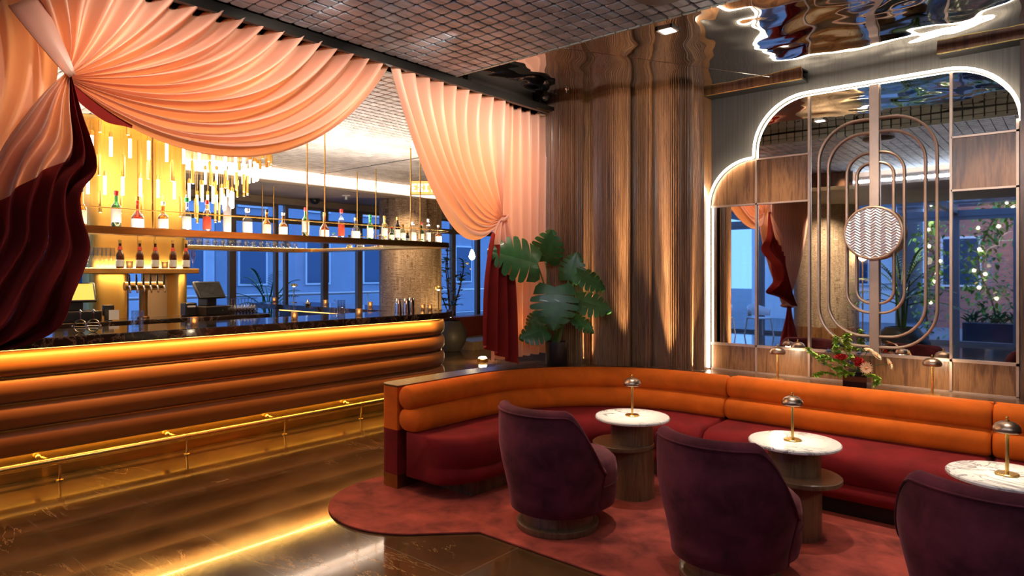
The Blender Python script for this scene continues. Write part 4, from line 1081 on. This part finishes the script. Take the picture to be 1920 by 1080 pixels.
for p, lb in ((atD(905, 667, 11.6), 'bright floor uplight below the hanging burgundy curtain end'),):
    p.z = 0; t = thing('floor_uplight', lb, 'floor light', p)
    obj('housing', MB().lathe([(.09, 0), (.09, .05), (.075, .06)], 20), M['brass_dark'], t, world=False); obj('lens', MB().lathe([(.075, .061), (.06, .085), (.001, .09)], 18), M['puck'], t, world=False)
point('floor_uplight_light', (p.x, p.y, .2), 14, (1, .66, .28), .06)
# ------------------------------------------------------------------ mirror panel wall
def wx(u, y=YP-.02): return atY(u, 400, y).x
XLo, XUp, X1, XM, X2, XR_ = wx(1334), wx(1418), wx(1517), wx(1640), wx(1783), wx(1911)
ZB0, ZM0, ZW0, ZW1, ZT = .70, .925, 2.14, 2.52, 3.00
pw = thing('mirror_panel', 'arched wall panel of mirrors and walnut veneer outlined by light', 'wall panel', (XM, YP, ZB0))
def arch_out():
    """outline of the panel: low lobe at left, tall arch to the right"""
    o = [(XR_, ZB0), (XLo, ZB0)]
    r = .385
    o += [(XLo + r - r*math.cos(a), ZW1-r + r*math.sin(a)) for a in [PI/2*i/14 for i in range(15)]]
    o += [(XUp, ZW1)]
    r = .42
    o += [(XUp + r - r*math.cos(a), ZT-r + r*math.sin(a)) for a in [PI/2*i/14 for i in range(15)]]
    o += [(XR_ - r + r*math.sin(a), ZT-r + r*math.cos(a)) for a in [PI/2*i/14 for i in range(15)]]
    return o
AO = arch_out()
def slab(out, y0, y1):
    mb = MB().prism([(x, z) for x, z in out], y0, y1); mb.v = [(x, z2, y) for x, y, z2 in mb.v]; mb.f = [tuple(reversed(f)) for f in mb.f]; return mb
obj('mirror', slab(AO, YP-.006, YP+.015), M['mirror'], pw, smooth=False)
def veneer(x0, x1, z0, z1, clip=None):
    out = clip or [(x0, z0), (x1, z0), (x1, z1), (x0, z1)]
    obj('veneer_panel', slab(out, YP-.014, YP-.0062), M['walnut'], pw, smooth=False)
cols = [XLo, XUp, X1, X2, XR_]
for a_, b_ in ((XLo, XUp), (XUp, X1), (X1, XM), (XM, X2), (X2, XR_)): veneer(a_, b_, ZB0, ZM0)
r = .385
veneer(0, 0, 0, 0, [(XLo, ZW0), (XUp, ZW0), (XUp, ZW1)] + [(XLo + r - r*math.cos(a), ZW1-r + r*math.sin(a)) for a in [PI/2*i/14 for i in reversed(range(15))]])
veneer(XUp, X1, ZW0, ZW1); veneer(X2, XR_, ZW0, ZW1)
def strip(x0, z0, x1, z1, wd=.016, y=YP-.018):
    return MB().span(min(x0, x1)-(wd/2 if x0 == x1 else 0), max(x0, x1)+(wd/2 if x0 == x1 else 0), y-.010, y+.006, min(z0, z1)-(wd/2 if z0 == z1 else 0), max(z0, z1)+(wd/2 if z0 == z1 else 0))
def zt_at(x):
    if x < XUp: return ZW1
    return ZT
for x, zt in ((XUp, ZW1), (X1, ZT), (X2, ZT)): obj('trim_bar', strip(x, ZB0, x, zt-.01), M['taupe_metal'], pw, smooth=False)
obj('trim_bar', strip(XR_-.008, ZB0, XR_-.008, 2.6), M['taupe_metal'], pw, smooth=False)
xin = wx(1367)
obj('trim_bar', strip(XLo, ZM0, XR_, ZM0, .02), M['taupe_metal'], pw, smooth=False)
for x0, x1, z in ((XLo, X1, ZW0), (XUp, X1, ZW1), (X2, XR_, ZW0), (X2, XR_, ZW1), (XLo, XR_, ZB0)): obj('trim_bar', strip(x0, z, x1, z, .014), M['taupe_metal'], pw, smooth=False)
pth = [(XLo-.012, ZB0+.01)] + [(XLo-.012 + .39 - .39*math.cos(a), ZW1+.012-.39 + .39*math.sin(a)) for a in [PI/2*i/16 for i in range(17)]] + [(XUp-.03, ZW1+.012), (XUp-.012, ZW1+.02)]
pth += [(XUp-.012 + .43 - .43*math.cos(a), ZT+.012-.43 + .43*math.sin(a)) for a in [PI/2*i/16 for i in range(17)]]
pth += [(XR_+.012 - .43 + .43*math.sin(a), ZT+.012-.43 + .43*math.cos(a)) for a in [PI/2*i/16 for i in range(17)]]
lt = obj('led_outline', MB().tube([(x, YP-.045, z) for x, z in pth], .0105, 8), M['led'])
tag(lt, 'bright white light tube tracing the arched mirror panel', 'light')
# deco grille of nested rounded loops, centre post, round glass medallion
gr = thing('deco_grille', 'taupe metal grille of nested rounded loops over the centre mirror', 'wall ornament', (XM, YP-.06, .93))
def loop(hw, z0, z1, r):
    o = rrect(hw, (z1-z0)/2, r, 10, XM, (z0+z1)/2); return MB().tube([(x, YP-.022, z) for x, z in o], .0095, 8, True)
for hw, z0, z1, r in ((.405, .985, 2.735, .30), (.333, 1.065, 2.63, .25), (.197, 1.245, 2.475, .16), (.127, 1.318, 2.395, .10)):
    obj('loop', loop(hw, z0, z1, r), M['taupe_metal'], gr)
obj('centre_post', MB().span(XM-.033, XM+.033, YP-.045, YP-.02, .925, ZT-.01), M['taupe_metal'], gr, smooth=False, bevel=.004)
zc = 1.855
md = obj('medallion_ring', MB().tube([(XM+.195*math.cos(a), YP-.085, zc+.195*math.sin(a)) for a in [2*PI*i/48 for i in range(48)]], .011, 8, True), M['taupe_metal'], gr)
hb = MB(); nq = 22; st_ = .38/nq
def hz(x, z):                      # herringbone relief
    c = x/.035; k = math.floor(c); f = c-k; s = f if k % 2 == 0 else 1-f
    return .007*(abs(((z/.021 + s*1.1) % 1) - .5)*2)
n1, n2 = 180, 70
rows = [[(XM + .19*j/n2*math.cos(2*PI*i/n1), YP-.088-hz(.19*j/n2*math.cos(2*PI*i/n1)+.19, .19*j/n2*math.sin(2*PI*i/n1)+.19), zc + .19*j/n2*math.sin(2*PI*i/n1)) for j in range(n2+1)] for i in range(n1)]
obj('herringbone_glass', MB().grid(rows, True), mat('silvered_relief_glass', (.80, .84, .92), .30, .7), md, smooth=False)
# edge post at the right, wooden channels under the mirrored ceiling
obj('trim_7', MB().span(XR_+.01, XR_+.11, YP-.12, YP+.02, ZB0-.1, CEIL), M['walnut_dark'], smooth=False, kind='structure')
obj('trim_8', MB().span(XR_+.11, 3.0, YP-.02, YP+.02, 0, CEIL), M['walnut_dark'], smooth=False, kind='structure')
for u0, u1, lb in ((1308, 1504, 'walnut light channel under the ceiling at the ribbed wall corner'), (1757, 1925, 'walnut light channel under the ceiling above the panel right end')):
    y = YP-.14; x0, x1 = wx(u0, y), wx(u1, y)
    t = thing('ceiling_channel', lb, 'light channel', ((x0+x1)/2, y, CEIL-.07))
    obj('fascia', MB().span(x0, x1, y-.01, y+.01, CEIL-.045, CEIL+.0), M['walnut'], t, smooth=False)
    obj('soffit_board', MB().span(x0, x1, y+.01, YP+.02, CEIL-.045, CEIL-.03), M['black_metal'], t, smooth=False)
    obj('brass_lip', MB().span(x0, x1, y-.013, y-.006, CEIL-.050, CEIL-.044), M['polished_brass'], t, smooth=False)
# shelf running behind the banquette below the panel
obj('wall_shelf', MB().span(-2.5, 1.4, 5.16, YP-.005, .655, .695), M['ledge_wood'], smooth=False)
tag(bpy.data.objects['wall_shelf'], 'dark wooden shelf behind the banquette under the mirror panel', 'shelf')
# ------------------------------------------------------------------ rug and banquette
out = [(atZ(610, 945, 0).x, 2.6)]
cx, cy, rr = -3.40, 3.05, .62
out = [(cx + rr*math.cos(a), cy + rr*math.sin(a)) for a in [math.radians(150 + (322-150)*i/40) for i in range(41)]] + [(-2.70, 2.875), (1.9, 2.875), (1.9, 5.05), (-2.3, 5.0), (-3.3, 4.4)]
rg = obj('rug', MB().prism(out, .0015, .014), M['rug'], None, smooth=False, bevel=.004); tag(rg, 'coral red shaped rug under the banquette, chairs and tables', 'rug')
AC = Vector((-2.33, 3.75)); RBK = 1.35
def bpath(kind):
    if kind == 0:
        P = [((AC.x-RBK, 3.06 + (3.75-3.06)*i/6), (-1, 0)) for i in range(7)]
        P += [((AC.x + RBK*math.cos(a), AC.y + RBK*math.sin(a)), (math.cos(a), math.sin(a))) for a in [PI - PI/2*i/30 for i in range(1, 31)]]
        P += [((-2.33 + .28*i/3, 5.10), (0, 1)) for i in range(1, 4)]
    elif kind == 1: P = [((-2.04 + 1.645*i/8, 5.10), (0, 1)) for i in range(9)]
    else: P = [((-.385 + 1.7*i/8, 5.10), (0, 1)) for i in range(9)]
    return P
def roll_prof(n0, n1, z0, z1, k=.5):
    return [(x, z) for x, z in rrect(abs(n1-n0)/2, (z1-z0)/2, min(abs(n1-n0), z1-z0)*k*.96, 6, (n0+n1)/2, (z0+z1)/2)]
def soft_sweep(prof, P, puff=.03, rnd=0):
    """sweep with rounded, slightly shrunken ends"""
    cn = sum(p[0] for p in prof)/len(prof); cz = sum(p[1] for p in prof)/len(prof)
    rows = []; seq = []
    def lin(i, f): return (lerp(P[i][0], P[i+1][0], f), lerp(P[i][1], P[i+1][1], f))
    l0 = math.dist(P[0][0], P[1][0]); l1 = math.dist(P[-1][0], P[-2][0])
    for a in (0, .12, .3, .6, 1): seq.append((lin(0, min(.9, puff*a/l0)), 1 - .16*(1-a)**2))
    for q in P[1:-1]: seq.append((q, 1))
    for a in (1, .6, .3, .12, 0): seq.append((lin(len(P)-2, 1 - min(.9, puff*a/l1)), 1 - .16*(1-a)**2))
    cum = [0]
    for k in range(1, len(seq)): cum.append(cum[-1] + math.dist(seq[k][0][0], seq[k-1][0][0]))
    for k, ((p, q), s) in enumerate(seq):
      if rnd and cum[k] < rnd:
        g = .42 + .58*math.sqrt(max(0, 1-(1-cum[k]/rnd)**2)); rows.append([(p[0] + q[0]*(n if n > -.12 else -.12+(n+.12)*g), p[1] + q[1]*(n if n > -.12 else -.12+(n+.12)*g), cz+(z-cz)*(s*.5+.5)) for n, z in prof])
      else: rows.append([(p[0] + q[0]*(cn+(n-cn)*s), p[1] + q[1]*(cn+(n-cn)*s), cz+(z-cz)*s) for n, z in prof])
    mb = MB(); m = len(prof); mb.grid(rows, False, True); mb.f.append(tuple(range(m))); mb.f.append(tuple((len(rows)-1)*m + j for j in reversed(range(m)))); return mb
seat_prof = [(-.10, .115), (-.55, .115), (-.60, .135), (-.615, .18), (-.600, .222), (-.592, .230), (-.61, .245), (-.625, .32), (-.615, .385), (-.585, .425), (-.53, .437), (-.10, .445)]
seat_prof = seat_prof[::-1]
for kd, lb in ((0, 'curved end of the orange and wine red velvet banquette by the ribbed wall'), (1, 'long straight banquette section below the mirror panel'), (2, 'banquette section cut by the right picture edge')):
    P = bpath(kd); p0 = P[len(P)//2][0]
    t = thing('banquette', lb, 'sofa', (p0[0], p0[1], 0), 0, 'banquette sections')
    obj('upper_back_roll', soft_sweep(roll_prof(-.005, -.185, .585, .755), P), M['orange_velvet'], t, angle=60)
    obj('lower_back_roll', soft_sweep(roll_prof(-.005, -.235, .435, .60), P), M['orange_velvet'], t, angle=60)
    obj('seat', soft_sweep(seat_prof, P, .03, .34 if kd == 0 else 0), M['red_velvet'], t, angle=60)
    obj('plinth', MB().sweep([(-.06, .012), (-.52, .012), (-.52, .115), (-.06, .115)][::-1], P[2:] if kd == 0 else P), M['black_metal'] if kd else M['walnut_dark'], t, angle=30)
    if kd == 0:
        Q = P[:-3]
        E0 = [((P[0][0][0], 3.06 + dy), P[0][1]) for dy in (0, .012, .035, .07)]; ES = [.62, .82, .95, 1]
        def endsweep(prof, R):
            R2 = E0 + R[1:]; sc = ES + [1]*(len(R)-1)
            rows = [[(p[0] + q[0]*n*s, p[1] + q[1]*n*s, z) for n, z in prof] for (p, q), s in zip(R2, sc)]
            mb = MB(); m_ = len(prof); mb.grid(rows, False, True); mb.f.append(tuple(range(m_))); mb.f.append(tuple((len(rows)-1)*m_ + j for j in reversed(range(m_)))); return mb
        def outer(i): 
            return .30
        obj('back_panel', endsweep([(0, .43), (.20, .43), (.20, .735), (0, .735)], Q[:20]), M['orange_velvet'], t, angle=50)
        obj('back_panel_lower', endsweep([(0, .11), (.20, .11), (.20, .43), (0, .43)], Q[:20]), M['red_velvet'], t, angle=30)
        obj('base_band', endsweep([(-.002, .012), (.202, .012), (.202, .11), (-.002, .11)], Q[:20]), M['brass_dark'], t, angle=30)
        led = MB(); rows = []
        for i, (p, n) in enumerate(Q):
            f = i/(len(Q)-1); a = math.degrees(math.atan2(n[1], n[0]))
            wd = .205
            if i > 12: wd = .205 + .21*sm(8, 19, i) - .33*sm(22, 27, i)
            for q_ in dense:
                a2 = math.degrees(math.atan2(q_.y-AC.y, q_.x-AC.x))
                if abs(a2 - a) < 2.2: wd = min(wd, math.hypot(q_.x-AC.x, q_.y-AC.y) - RBK - .02)
            wd = max(wd, .015)
            rows.append([(p[0]+n[0]*k*wd, p[1]+n[1]*k*wd, z) for k, z in ((-.03, .735), (1, .735), (1, .748), (-.03, .748))])
            if i == 0:
                rows = [[((p[0]+n[0]*k*wd*s), 3.06+dy, z) for k, z in ((-.03, .735), (1, .735), (1, .748), (-.03, .748))] for dy, s in ((0, .62), (.012, .82), (.035, .95), (.07, 1))]
        led.grid(rows, False, True); led.f.append((0, 1, 2, 3)); e_ = (len(rows)-1)*4; led.f.append((e_+3, e_+2, e_+1, e_))
        obj('ledge_top', led, M['ledge_wood'], t, angle=30)
    else:
        obj('back_panel', MB().sweep([(0, .05), (.05, .05), (.05, .74), (0, .74)], P), M['orange_velvet'], t, angle=30)
# ------------------------------------------------------------------ swivel chairs
def shell_mb():
    mb = MB(); rows = []; N = 36
    for i in range(N+1):
        q = -97 + 194*i/N; a = math.radians(q)
        h = .40 + .36*(1 - sm(46, 100, abs(q)))**1.0
        r0, r1 = .275, .275 + .085*(h-.12)/.64
        pr = []
        def R_(z): return .285 + .075*sm(.10, .55, z)
        for z in (.115, .13, .20, .30, .40): 
            if z < h-.05: pr.append((R_(z) - (.03 if z < .12 else .0), z))
        while len(pr) < 5: pr.append((R_(h-.05), h-.05 - .001*(5-len(pr))))
        for k in range(1, 4): z = .40 + (h-.04-.40)*k/3 if h > .47 else h-.045+.002*k; pr.append((R_(z), z))
        Ro = R_(h); th = .075
        for k in range(7):
            b = PI*k/6; pr.append((Ro - th/2 + th/2*math.cos(b), h - .037 + .037*math.sin(b)))
        pr += [(Ro-th, max(h-.12, .36)), (Ro-th, .30)]
        rows.append([(r*math.sin(a), -r*math.cos(a), z) for r, z in pr])
    mb.grid(rows)
    m = len(rows[0]); mb.f.append(tuple(range(m))); mb.f.append(tuple(reversed([N*m + j for j in range(m)])))
    return mb, rows
def make_chair(label, loc, rz):
    t = thing('swivel_chair', label, 'chair', loc, rz, 'plum velvet barrel chairs')
    mb, rows = shell_mb()
    sh = obj('backrest_shell', mb, M['plum_velvet'], t, world=False, angle=70)
    obj('piping', MB().tube([tuple(Vector(r[8]) * 1.0) for r in rows], .006, 6), M['plum_velvet'], sh, world=False)
    for i in (0, len(rows)-1):
        obj('piping', MB().tube([rows[i][j] for j in range(0, 9)], .006, 6), M['plum_velvet'], sh, world=False)
    sp_ = [(.001, .115), (.25, .115), (.285, .135), (.298, .20), (.294, .268), (.298, .28), (.302, .34), (.292, .395), (.26, .425), (.001, .435)]
    st_ = obj('seat_cushion', MB().lathe(sp_, 36, (0, .105, 0)), M['plum_velvet'], t, world=False, angle=70)
    obj('piping', MB().tube([(.297*math.cos(a), .105+.297*math.sin(a), .272) for a in [2*PI*i/40 for i in range(40)]], .007, 6, True), M['plum_velvet'], st_, world=False)
    obj('swivel_base', MB().lathe([(.001, .0), (.245, .0), (.25, .008), (.25, .035), (.24, .042), (.215, .043), (.215, .115), (.001, .115)], 48), M['table_wood'], t, world=False, angle=35)
    return t
ch0 = make_chair('plum velvet barrel swivel chair nearest the bar, before the first marble table', (-2.42, 3.27, .014), -.06)
dup(ch0, (-1.34, 3.27, .014), -.10, 'middle plum velvet swivel chair between two marble tables')
dup(ch0, (-.23, 3.25, .014), -.02, 'plum velvet swivel chair cut off at the lower right corner')
# ------------------------------------------------------------------ tables and lamps
TP = [(-2.347, 4.04), (-1.27, 4.06), (-.26, 4.05)]
t0 = thing('side_table', 'round marble table nearest the curved banquette end', 'table', (*TP[0], .014), 0, 'marble topped tables')
obj('marble_top', MB().lathe([(.001, .525), (.248, .525), (.256, .531), (.256, .541), (.250, .547), (.001, .547)], 56), M['white_marble'], t0, world=False, angle=35)
obj('upper_drum', MB().lathe([(.145, .365), (.145, .525)], 44), M['table_wood'], t0, world=False)
obj('lower_shelf', MB().lathe([(.001, .333), (.205, .333), (.212, .340), (.212, .360), (.205, .366), (.001, .366)], 48, (-.06, -.02, 0)), M['table_wood'], t0, world=False, angle=35)
obj('lower_drum', MB().lathe([(.150, .0), (.150, .333)], 44), M['table_wood'], t0, world=False)
kt = dup(t0, (*TP[1], .014), PI*.75, 'middle round marble table before the long banquette')
dup(t0, (*TP[2], .014), PI, 'round marble table at the right picture edge')
def lamp(loc, label):
    t = thing('table_lamp', label, 'lamp', loc, random.uniform(0, 6), 'mushroom table lamps')
    obj('base', MB().lathe([(.050, 0), (.050, .005), (.046, .008), (.001, .008)], 28), M['polished_brass'], t, world=False, angle=35)
    obj('stem', MB().lathe([(.0085, .008), (.0085, .235)], 12), M['polished_brass'], t, world=False)
    sh = [(.012, .262), (.03, .258), (.048, .247), (.058, .230), (.060, .215), (.054, .208), (.056, .216), (.050, .230), (.03, .248), (.012, .254)]
    s = obj('shade', MB().lathe(sh, 32), M['bronze'], t, world=False, angle=50)
    obj('finial', MB().lathe([(.010, .262), (.010, .268), (.004, .270), (.004, .276), (.007, .279), (.004, .284), (.001, .285)], 14), M['polished_brass'], s, world=False)
    obj('bulb', MB().lathe([(.03, .232), (.03, .225), (.001, .224)], 16), M['bulb'], t, world=False)
    L1 = bpy.data.lights.new('lamp_light', 'POINT'); L1.energy = 4.0; L1.color = (1, .80, .55); L1.shadow_soft_size = .025
    o = bpy.data.objects.new('lamp_light', L1); C.objects.link(o); o.parent = t; o.location = (0, 0, .205)
    return t
lamp((TP[0][0], TP[0][1], .562), 'mushroom lamp on the first marble table by the curved banquette')
lamp((TP[1][0]-.01, TP[1][1], .562), 'mushroom lamp on the middle marble table')
lamp((TP[2][0]-.0, TP[2][1], .562), 'mushroom lamp on the rightmost marble table')
for u, lb in ((1458, 'mushroom lamp on the wall shelf left of the flowers'), (1748, 'mushroom lamp on the wall shelf right of the flowers')):
    p = atY(u, 700, 5.42); lamp((p.x, p.y, .696), lb)
# ------------------------------------------------------------------ monstera
mp_ = atD(1043, 690, 5.80); mp_.z = .749
pot = thing('plant_pot', 'cylindrical black pot on the banquette ledge by the curtain', 'pot', mp_)
obj('vessel', MB().lathe([(.088, 0), (.092, .004), (.095, .205), (.088, .205), (.086, .17), (.001, .17)], 36), M['black'], pot, world=False, angle=50)
mo = thing('monstera_plant', 'monstera with large split leaves growing from the black pot', 'plant', (mp_.x, mp_.y, mp_.z + .16))
F_, R_v, U_ = Vector((-SA, CA, 0)), Vector((CA, SA, 0)), Vector((0, 0, 1))
def monstera(mb, base, d, nrm, ln, wd, slits=6, droop=.18):
    d = Vector(d).normalized(); nrm = Vector(nrm); nrm = (nrm - d*nrm.dot(d)).normalized(); s = d.cross(nrm)
    def hw(t): return wd*(math.sin(PI*min(1, (.10 + .9*t))**.85)**.75)*(1 - .25*t)
    def P(t, w, sd):
        fw = .30*w*(1-t) - .22*w*(1-t)**3*1.6
        c = Vector(base) + d*ln*(t + fw*.55 - .10*w*(1 if t < .12 else 0))
        return c + s*sd*hw(t)*w - nrm*(droop*ln*(w*w*.55 + t*t*.6)) + nrm*.05*ln*w
    for sd in (-1, 1):
        for k in range(slits):
            t0_, t1_ = k/slits, (k+1)/slits; tc = (t0_+t1_)/2; rows = []
            for j in range(6):
                w_ = j/5; g = 1 - .16*sm(.45, .7, w_) - .26*sm(.78, 1, w_)
                if k == 0: g = 1 - .15*w_
                rows.append([P(tc + (t0_-tc)*g, w_, sd), P(tc, w_*(1.0 if j < 5 else 1.03), sd), P(tc + (t1_-tc)*g, w_, sd)])
            if sd < 0: rows = [r[::-1] for r in rows]
            mb.grid(rows)
    return mb
ML = [  # stem tip pixel, depth, leaf direction (right, up, toward camera), face normal, length, width, bright
 ((1008, 495), 5.60, (-1.0, .30, .60), (.35, .30, 1), .47, .215, 1),
 ((1022, 490), 5.90, (.10, .6, .3), (-.1, .3, .9), .30, .165, 0),
 ((1040, 538), 5.62, (-.05, -1, .25), (-.10, .35, 1), .37, .225, 1),
 ((1082, 562), 5.66, (1.0, -.25, .25), (.15, .6, .8), .31, .145, 1),
 ((1066, 525), 5.86, (.25, .9, .1), (-.25, .1, 1), .26, .135, 0),
 ((1082, 512), 5.80, (.9, -.45, .1), (.2, .5, .8), .29, .12, 0),
 ((1024, 618), 5.74, (-1, -.25, .25), (0, .5, .9), .25, .125, 0),
 ((1078, 596), 5.76, (.8, -.55, .2), (.25, .5, .8), .21, .085, 0),
 ((1012, 590), 5.84, (-.5, -.5, .1), (-.3, .3, .9), .17, .09, 0),
 ((1070, 585), 5.92, (.5, .4, .0), (0, .2, 1), .20, .10, 0)]
for (u, v), d, dr, nr, ln, wd, br in ML:
    tip = atD(u, v, d); D = R_v*dr[0] + U_*dr[1] - F_*dr[2]; Nn = R_v*nr[0] + U_*nr[1] - F_*nr[2]
    b0 = Vector((mp_.x + random.uniform(-.04, .04), mp_.y + random.uniform(-.04, .04), mp_.z + .165))
    mid = b0.lerp(tip, .5) + Vector((0, 0, .05)) + (tip-b0).cross(U_).normalized()*.02
    lf_ = obj('leaf', monstera(MB(), tip, D, Nn, ln, wd), M['leaf'], mo, angle=0)
    obj('stalk', MB().tube([bez(b0, b0.lerp(mid, .6)+Vector((0, 0, .06)), mid + (tip-mid)*.4 + Vector((0, 0, .04)), tip, i/10) for i in range(11)], [.009 - .004*i/10 for i in range(11)], 7), M['stem'], lf_)
# ------------------------------------------------------------------ flowers
fp = atY(1607, 700, 5.36); fp.z = .696
vs_ = thing('flower_vase', 'square black glass vase on the wall shelf before the mirror', 'vase', fp)
obj('vessel', MB().span(-.080, .080, -.075, .075, 0, .135), mat('black_glass', (.012, .012, .015), .08), vs_, world=False, smooth=False, bevel=.004)
fb = (fp.x, fp.y, fp.z + .125)
fz = fp.y - .06
def fpix(u, v, dy=0.0): return atY(u, v, fp.y - .05 - dy)
def stemto(p, par): obj('stem', MB().tube([bez((fp.x, fp.y, fp.z+.11), (fp.x*.7+p[0]*.3, fp.y, fp.z+.19), (fp.x*.3+p[0]*.7, fp.y*.5+p[1]*.5, max(p[2]-.02, fp.z+.15)), tuple(p), i/8) for i in range(9)], .0028, 5), M['stem'], par)
def gerbera(u, v, dy, nd, r, label):
    p = fpix(u, v, dy); n = (R_v*nd[0] + U_*nd[1] - F_*nd[2]).normalized(); a = n.orthogonal().normalized(); b = n.cross(a)
    t = thing('gerbera_daisy', label, 'flower', p, 0, 'peach gerberas')
    pm = MB(); R = random.Random(u)
    for k in range(44):
        q = 2*PI*k/22 + R.uniform(-.06, .06); dd = a*math.cos(q) + b*math.sin(q); lay = .7 if k >= 22 else 1
        leaf(pm, p + n*(.004 if lay < 1 else 0) + dd*r*.18, dd + n*(.30 if lay < 1 else .10), n, r*.82*lay, r*.10, .0, 4, .1)
    obj('petals', pm, M['peach_petal'], t, angle=0)
    obj('centre', MB().ball(p + n*.003, r*.26, 14, 8, .6), M['gerb_centre'], t)
    obj('eye', MB().ball(p + n*(r*.2), r*.11, 10, 6), M['gerb_eye'], t)
    stemto(p, t)
M['peach_petal'] = mat('peach_petals', (.86, .62, .38), .5, sub=.1); M['gerb_centre'] = mat('orange_flower_centre', (.75, .32, .10), .7); M['gerb_eye'] = mat('dark_flower_eye', (.10, .03, .02), .8)
M['rose'] = mat('red_petals', (.48, .012, .012), .55); M['thistle'] = mat('blue_thistle', (.07, .09, .17), .7); M['bells'] = mat('bells_of_ireland', (.36, .58, .07), .5, 0, .3, 20)
gerbera(1624, 690, .06, (-.1, .1, 1), .050, 'large peach gerbera facing forward at the front of the bouquet')
gerbera(1643, 667, .0, (.5, .75, .6), .048, 'peach gerbera tilted up in the upper right of the bouquet')
gerbera(1667, 682, .0, (.7, .4, .65), .046, 'pale yellow gerbera at the far right of the bouquet')
gerbera(1629, 657, -.02, (.1, 1, .35), .040, 'small peach gerbera seen edge-on at the top of the bouquet')
for i, (u, v, dy, r, lb) in enumerate(((1577, 670, .02, .036, 'deep red rose at the left of the bouquet'), (1608, 676, .02, .034, 'red rose above the front gerbera'), (1617, 684, .0, .040, 'red rose behind the front gerbera'))):
    p = fpix(u, v, dy); t = thing('red_rose', lb, 'flower', p, 0, 'red roses'); mb = MB()
    for k in range(26):
        q = 2.4*k; f = k/26; dd = Vector((math.cos(q)*f, math.sin(q)*f*.6 - .3, 1.0 - f)).normalized()
        leaf(mb, p + Vector((math.cos(q), math.sin(q), 0))*r*.5*f, dd + Vector((0, 0, .4)), Vector((math.cos(q), math.sin(q), .2)), r*1.0, r*.55, .2, 4, .5)
    obj('petals', mb, M['rose'], t, angle=0); obj('heart', MB().ball(p, r*.7, 10, 7), M['rose'], t); stemto(p, t)
for i, (u, v, lb) in enumerate(((1553, 658, 'spiky blue thistle at the left top of the bouquet'), (1574, 647, 'highest blue thistle of the bouquet'), (1611, 662, 'blue thistle right of the green spire'), (1595, 679, 'blue thistle in the middle between the red roses'), (1545, 681, 'low blue thistle at the left of the bouquet'))):
    p = fpix(u, v, .0); t = thing('thistle', lb, 'flower', p, 0, 'blue thistles'); mb = MB(); R = random.Random(i+40)
    for k in range(40):
        dd = Vector((R.gauss(0, 1), R.gauss(0, 1), R.gauss(0, 1))).normalized(); leaf(mb, p + dd*.006, dd, dd.orthogonal(), R.uniform(.016, .03), .0022, 0, 2)
    obj('spikes', mb, M['thistle'], t, angle=0); obj('head', MB().ball(p, .012, 8, 6), M['thistle'], t); stemto(p, t)
for i, (pts, lb) in enumerate((([(1590, 700), (1560, 690), (1535, 672), (1514, 655)], 'green bell spire leaning to the far left of the bouquet'), ([(1600, 690), (1592, 660), (1588, 640), (1590, 628)], 'upright green bell spire at the top centre of the bouquet'),
        ([(1590, 702), (1570, 704), (1545, 700), (1528, 706)], 'green bell spire drooping low at the left'), ([(1600, 692), (1580, 680), (1560, 676), (1545, 668)], 'short green bell spire at mid left'),
        ([(1620, 700), (1636, 706), (1645, 712), (1644, 724)], 'green bell spire hanging over the right of the vase'), ([(1585, 690), (1570, 665), (1569, 645), (1570, 632)], 'thin green spire at the upper left'), ([(1600, 700), (1590, 702), (1580, 696), (1572, 690)], 'dense green bells over the vase front'))):
    P = [fpix(u, v, .03 if i != 5 else .0) for u, v in pts]; t = thing('bell_spire', lb, 'flower', P[0], 0, 'green bell spires')
    mb = MB(); R = random.Random(i+9); PP = [tuple(q) for q in P]
    obj('stem', MB().tube([poly_at(PP, k/12) for k in range(13)], .003, 5), M['stem'], t)
    for k in range(70):
        c_ = Vector(poly_at(PP, .1 + .9*R.random())); q = R.uniform(0, 2*PI); dd = Vector((math.cos(q), -abs(math.sin(q))*.8, R.uniform(-.3, .8)))
        leaf(mb, c_, dd, (0, 0, 1), R.uniform(.024, .042), R.uniform(.013, .020), .2, 4, .6)
    obj('bells', mb, M['bells'], t, angle=0)
# uplights standing on the ledge behind the banquette, grazing the ribbed wall
for u, d, pw_ in ((1101, 5.97, 2), (1169, 5.665, 5), (1243, 5.625, 5), (1305, 5.64, 3)):
    p = atD(u, 650, d - .015); p.z = .77
    area('ribbed_wall_uplight', p, (PI + math.radians(8), 0, HEAD), .07, .025, pw_*1.6, (1, .78, .48), math.radians(44))
    area('ribbed_wall_uplight', p, (PI + math.radians(1), 0, HEAD), .06, .02, pw_*1.5, (1, .78, .48), math.radians(14))
# floor lamp seen in the mirror
fx = thing('floor_lamp', 'slim brass floor lamp with a glowing globe seen in the mirror', 'lamp', (-3.05, -2.35, 0))
obj('pole', MB().lathe([(.13, 0), (.13, .012), (.012, .02), (.012, 1.78)], 20), M['brass'], fx, world=False); obj('globe', MB().ball((0, 0, 1.88), .085, 18, 12, 1.2), M['bulb'], fx, world=False)
# small brass lamps on the far counter
def lamp2(p, label):
    t = thing('table_lamp', label, 'lamp', p, 0, 'brass lamps along the bar')
    obj('base', MB().lathe([(.05, 0), (.05, .006), (.001, .007)], 20), M['polished_brass'], t, world=False); obj('stem', MB().lathe([(.007, .006), (.007, .27)], 10), M['polished_brass'], t, world=False)
    obj('shade', MB().lathe([(.012, .31), (.05, .295), (.062, .265), (.056, .265), (.045, .285), (.012, .30)], 20), M['polished_brass'], t, world=False); obj('bulb', MB().ball((0, 0, .268), .02, 8, 6), M['bulb'], t, world=False)
    return t
p = atY(551, 570, 5.85); lamp2((p.x, p.y, 1.076), 'small brass mushroom lamp on the far counter before the window')
p = atX(822, 584, -6.2); lamp2((p.x, p.y+.0, 1.076), 'small brass lamp at the rounded bar end before the round column')
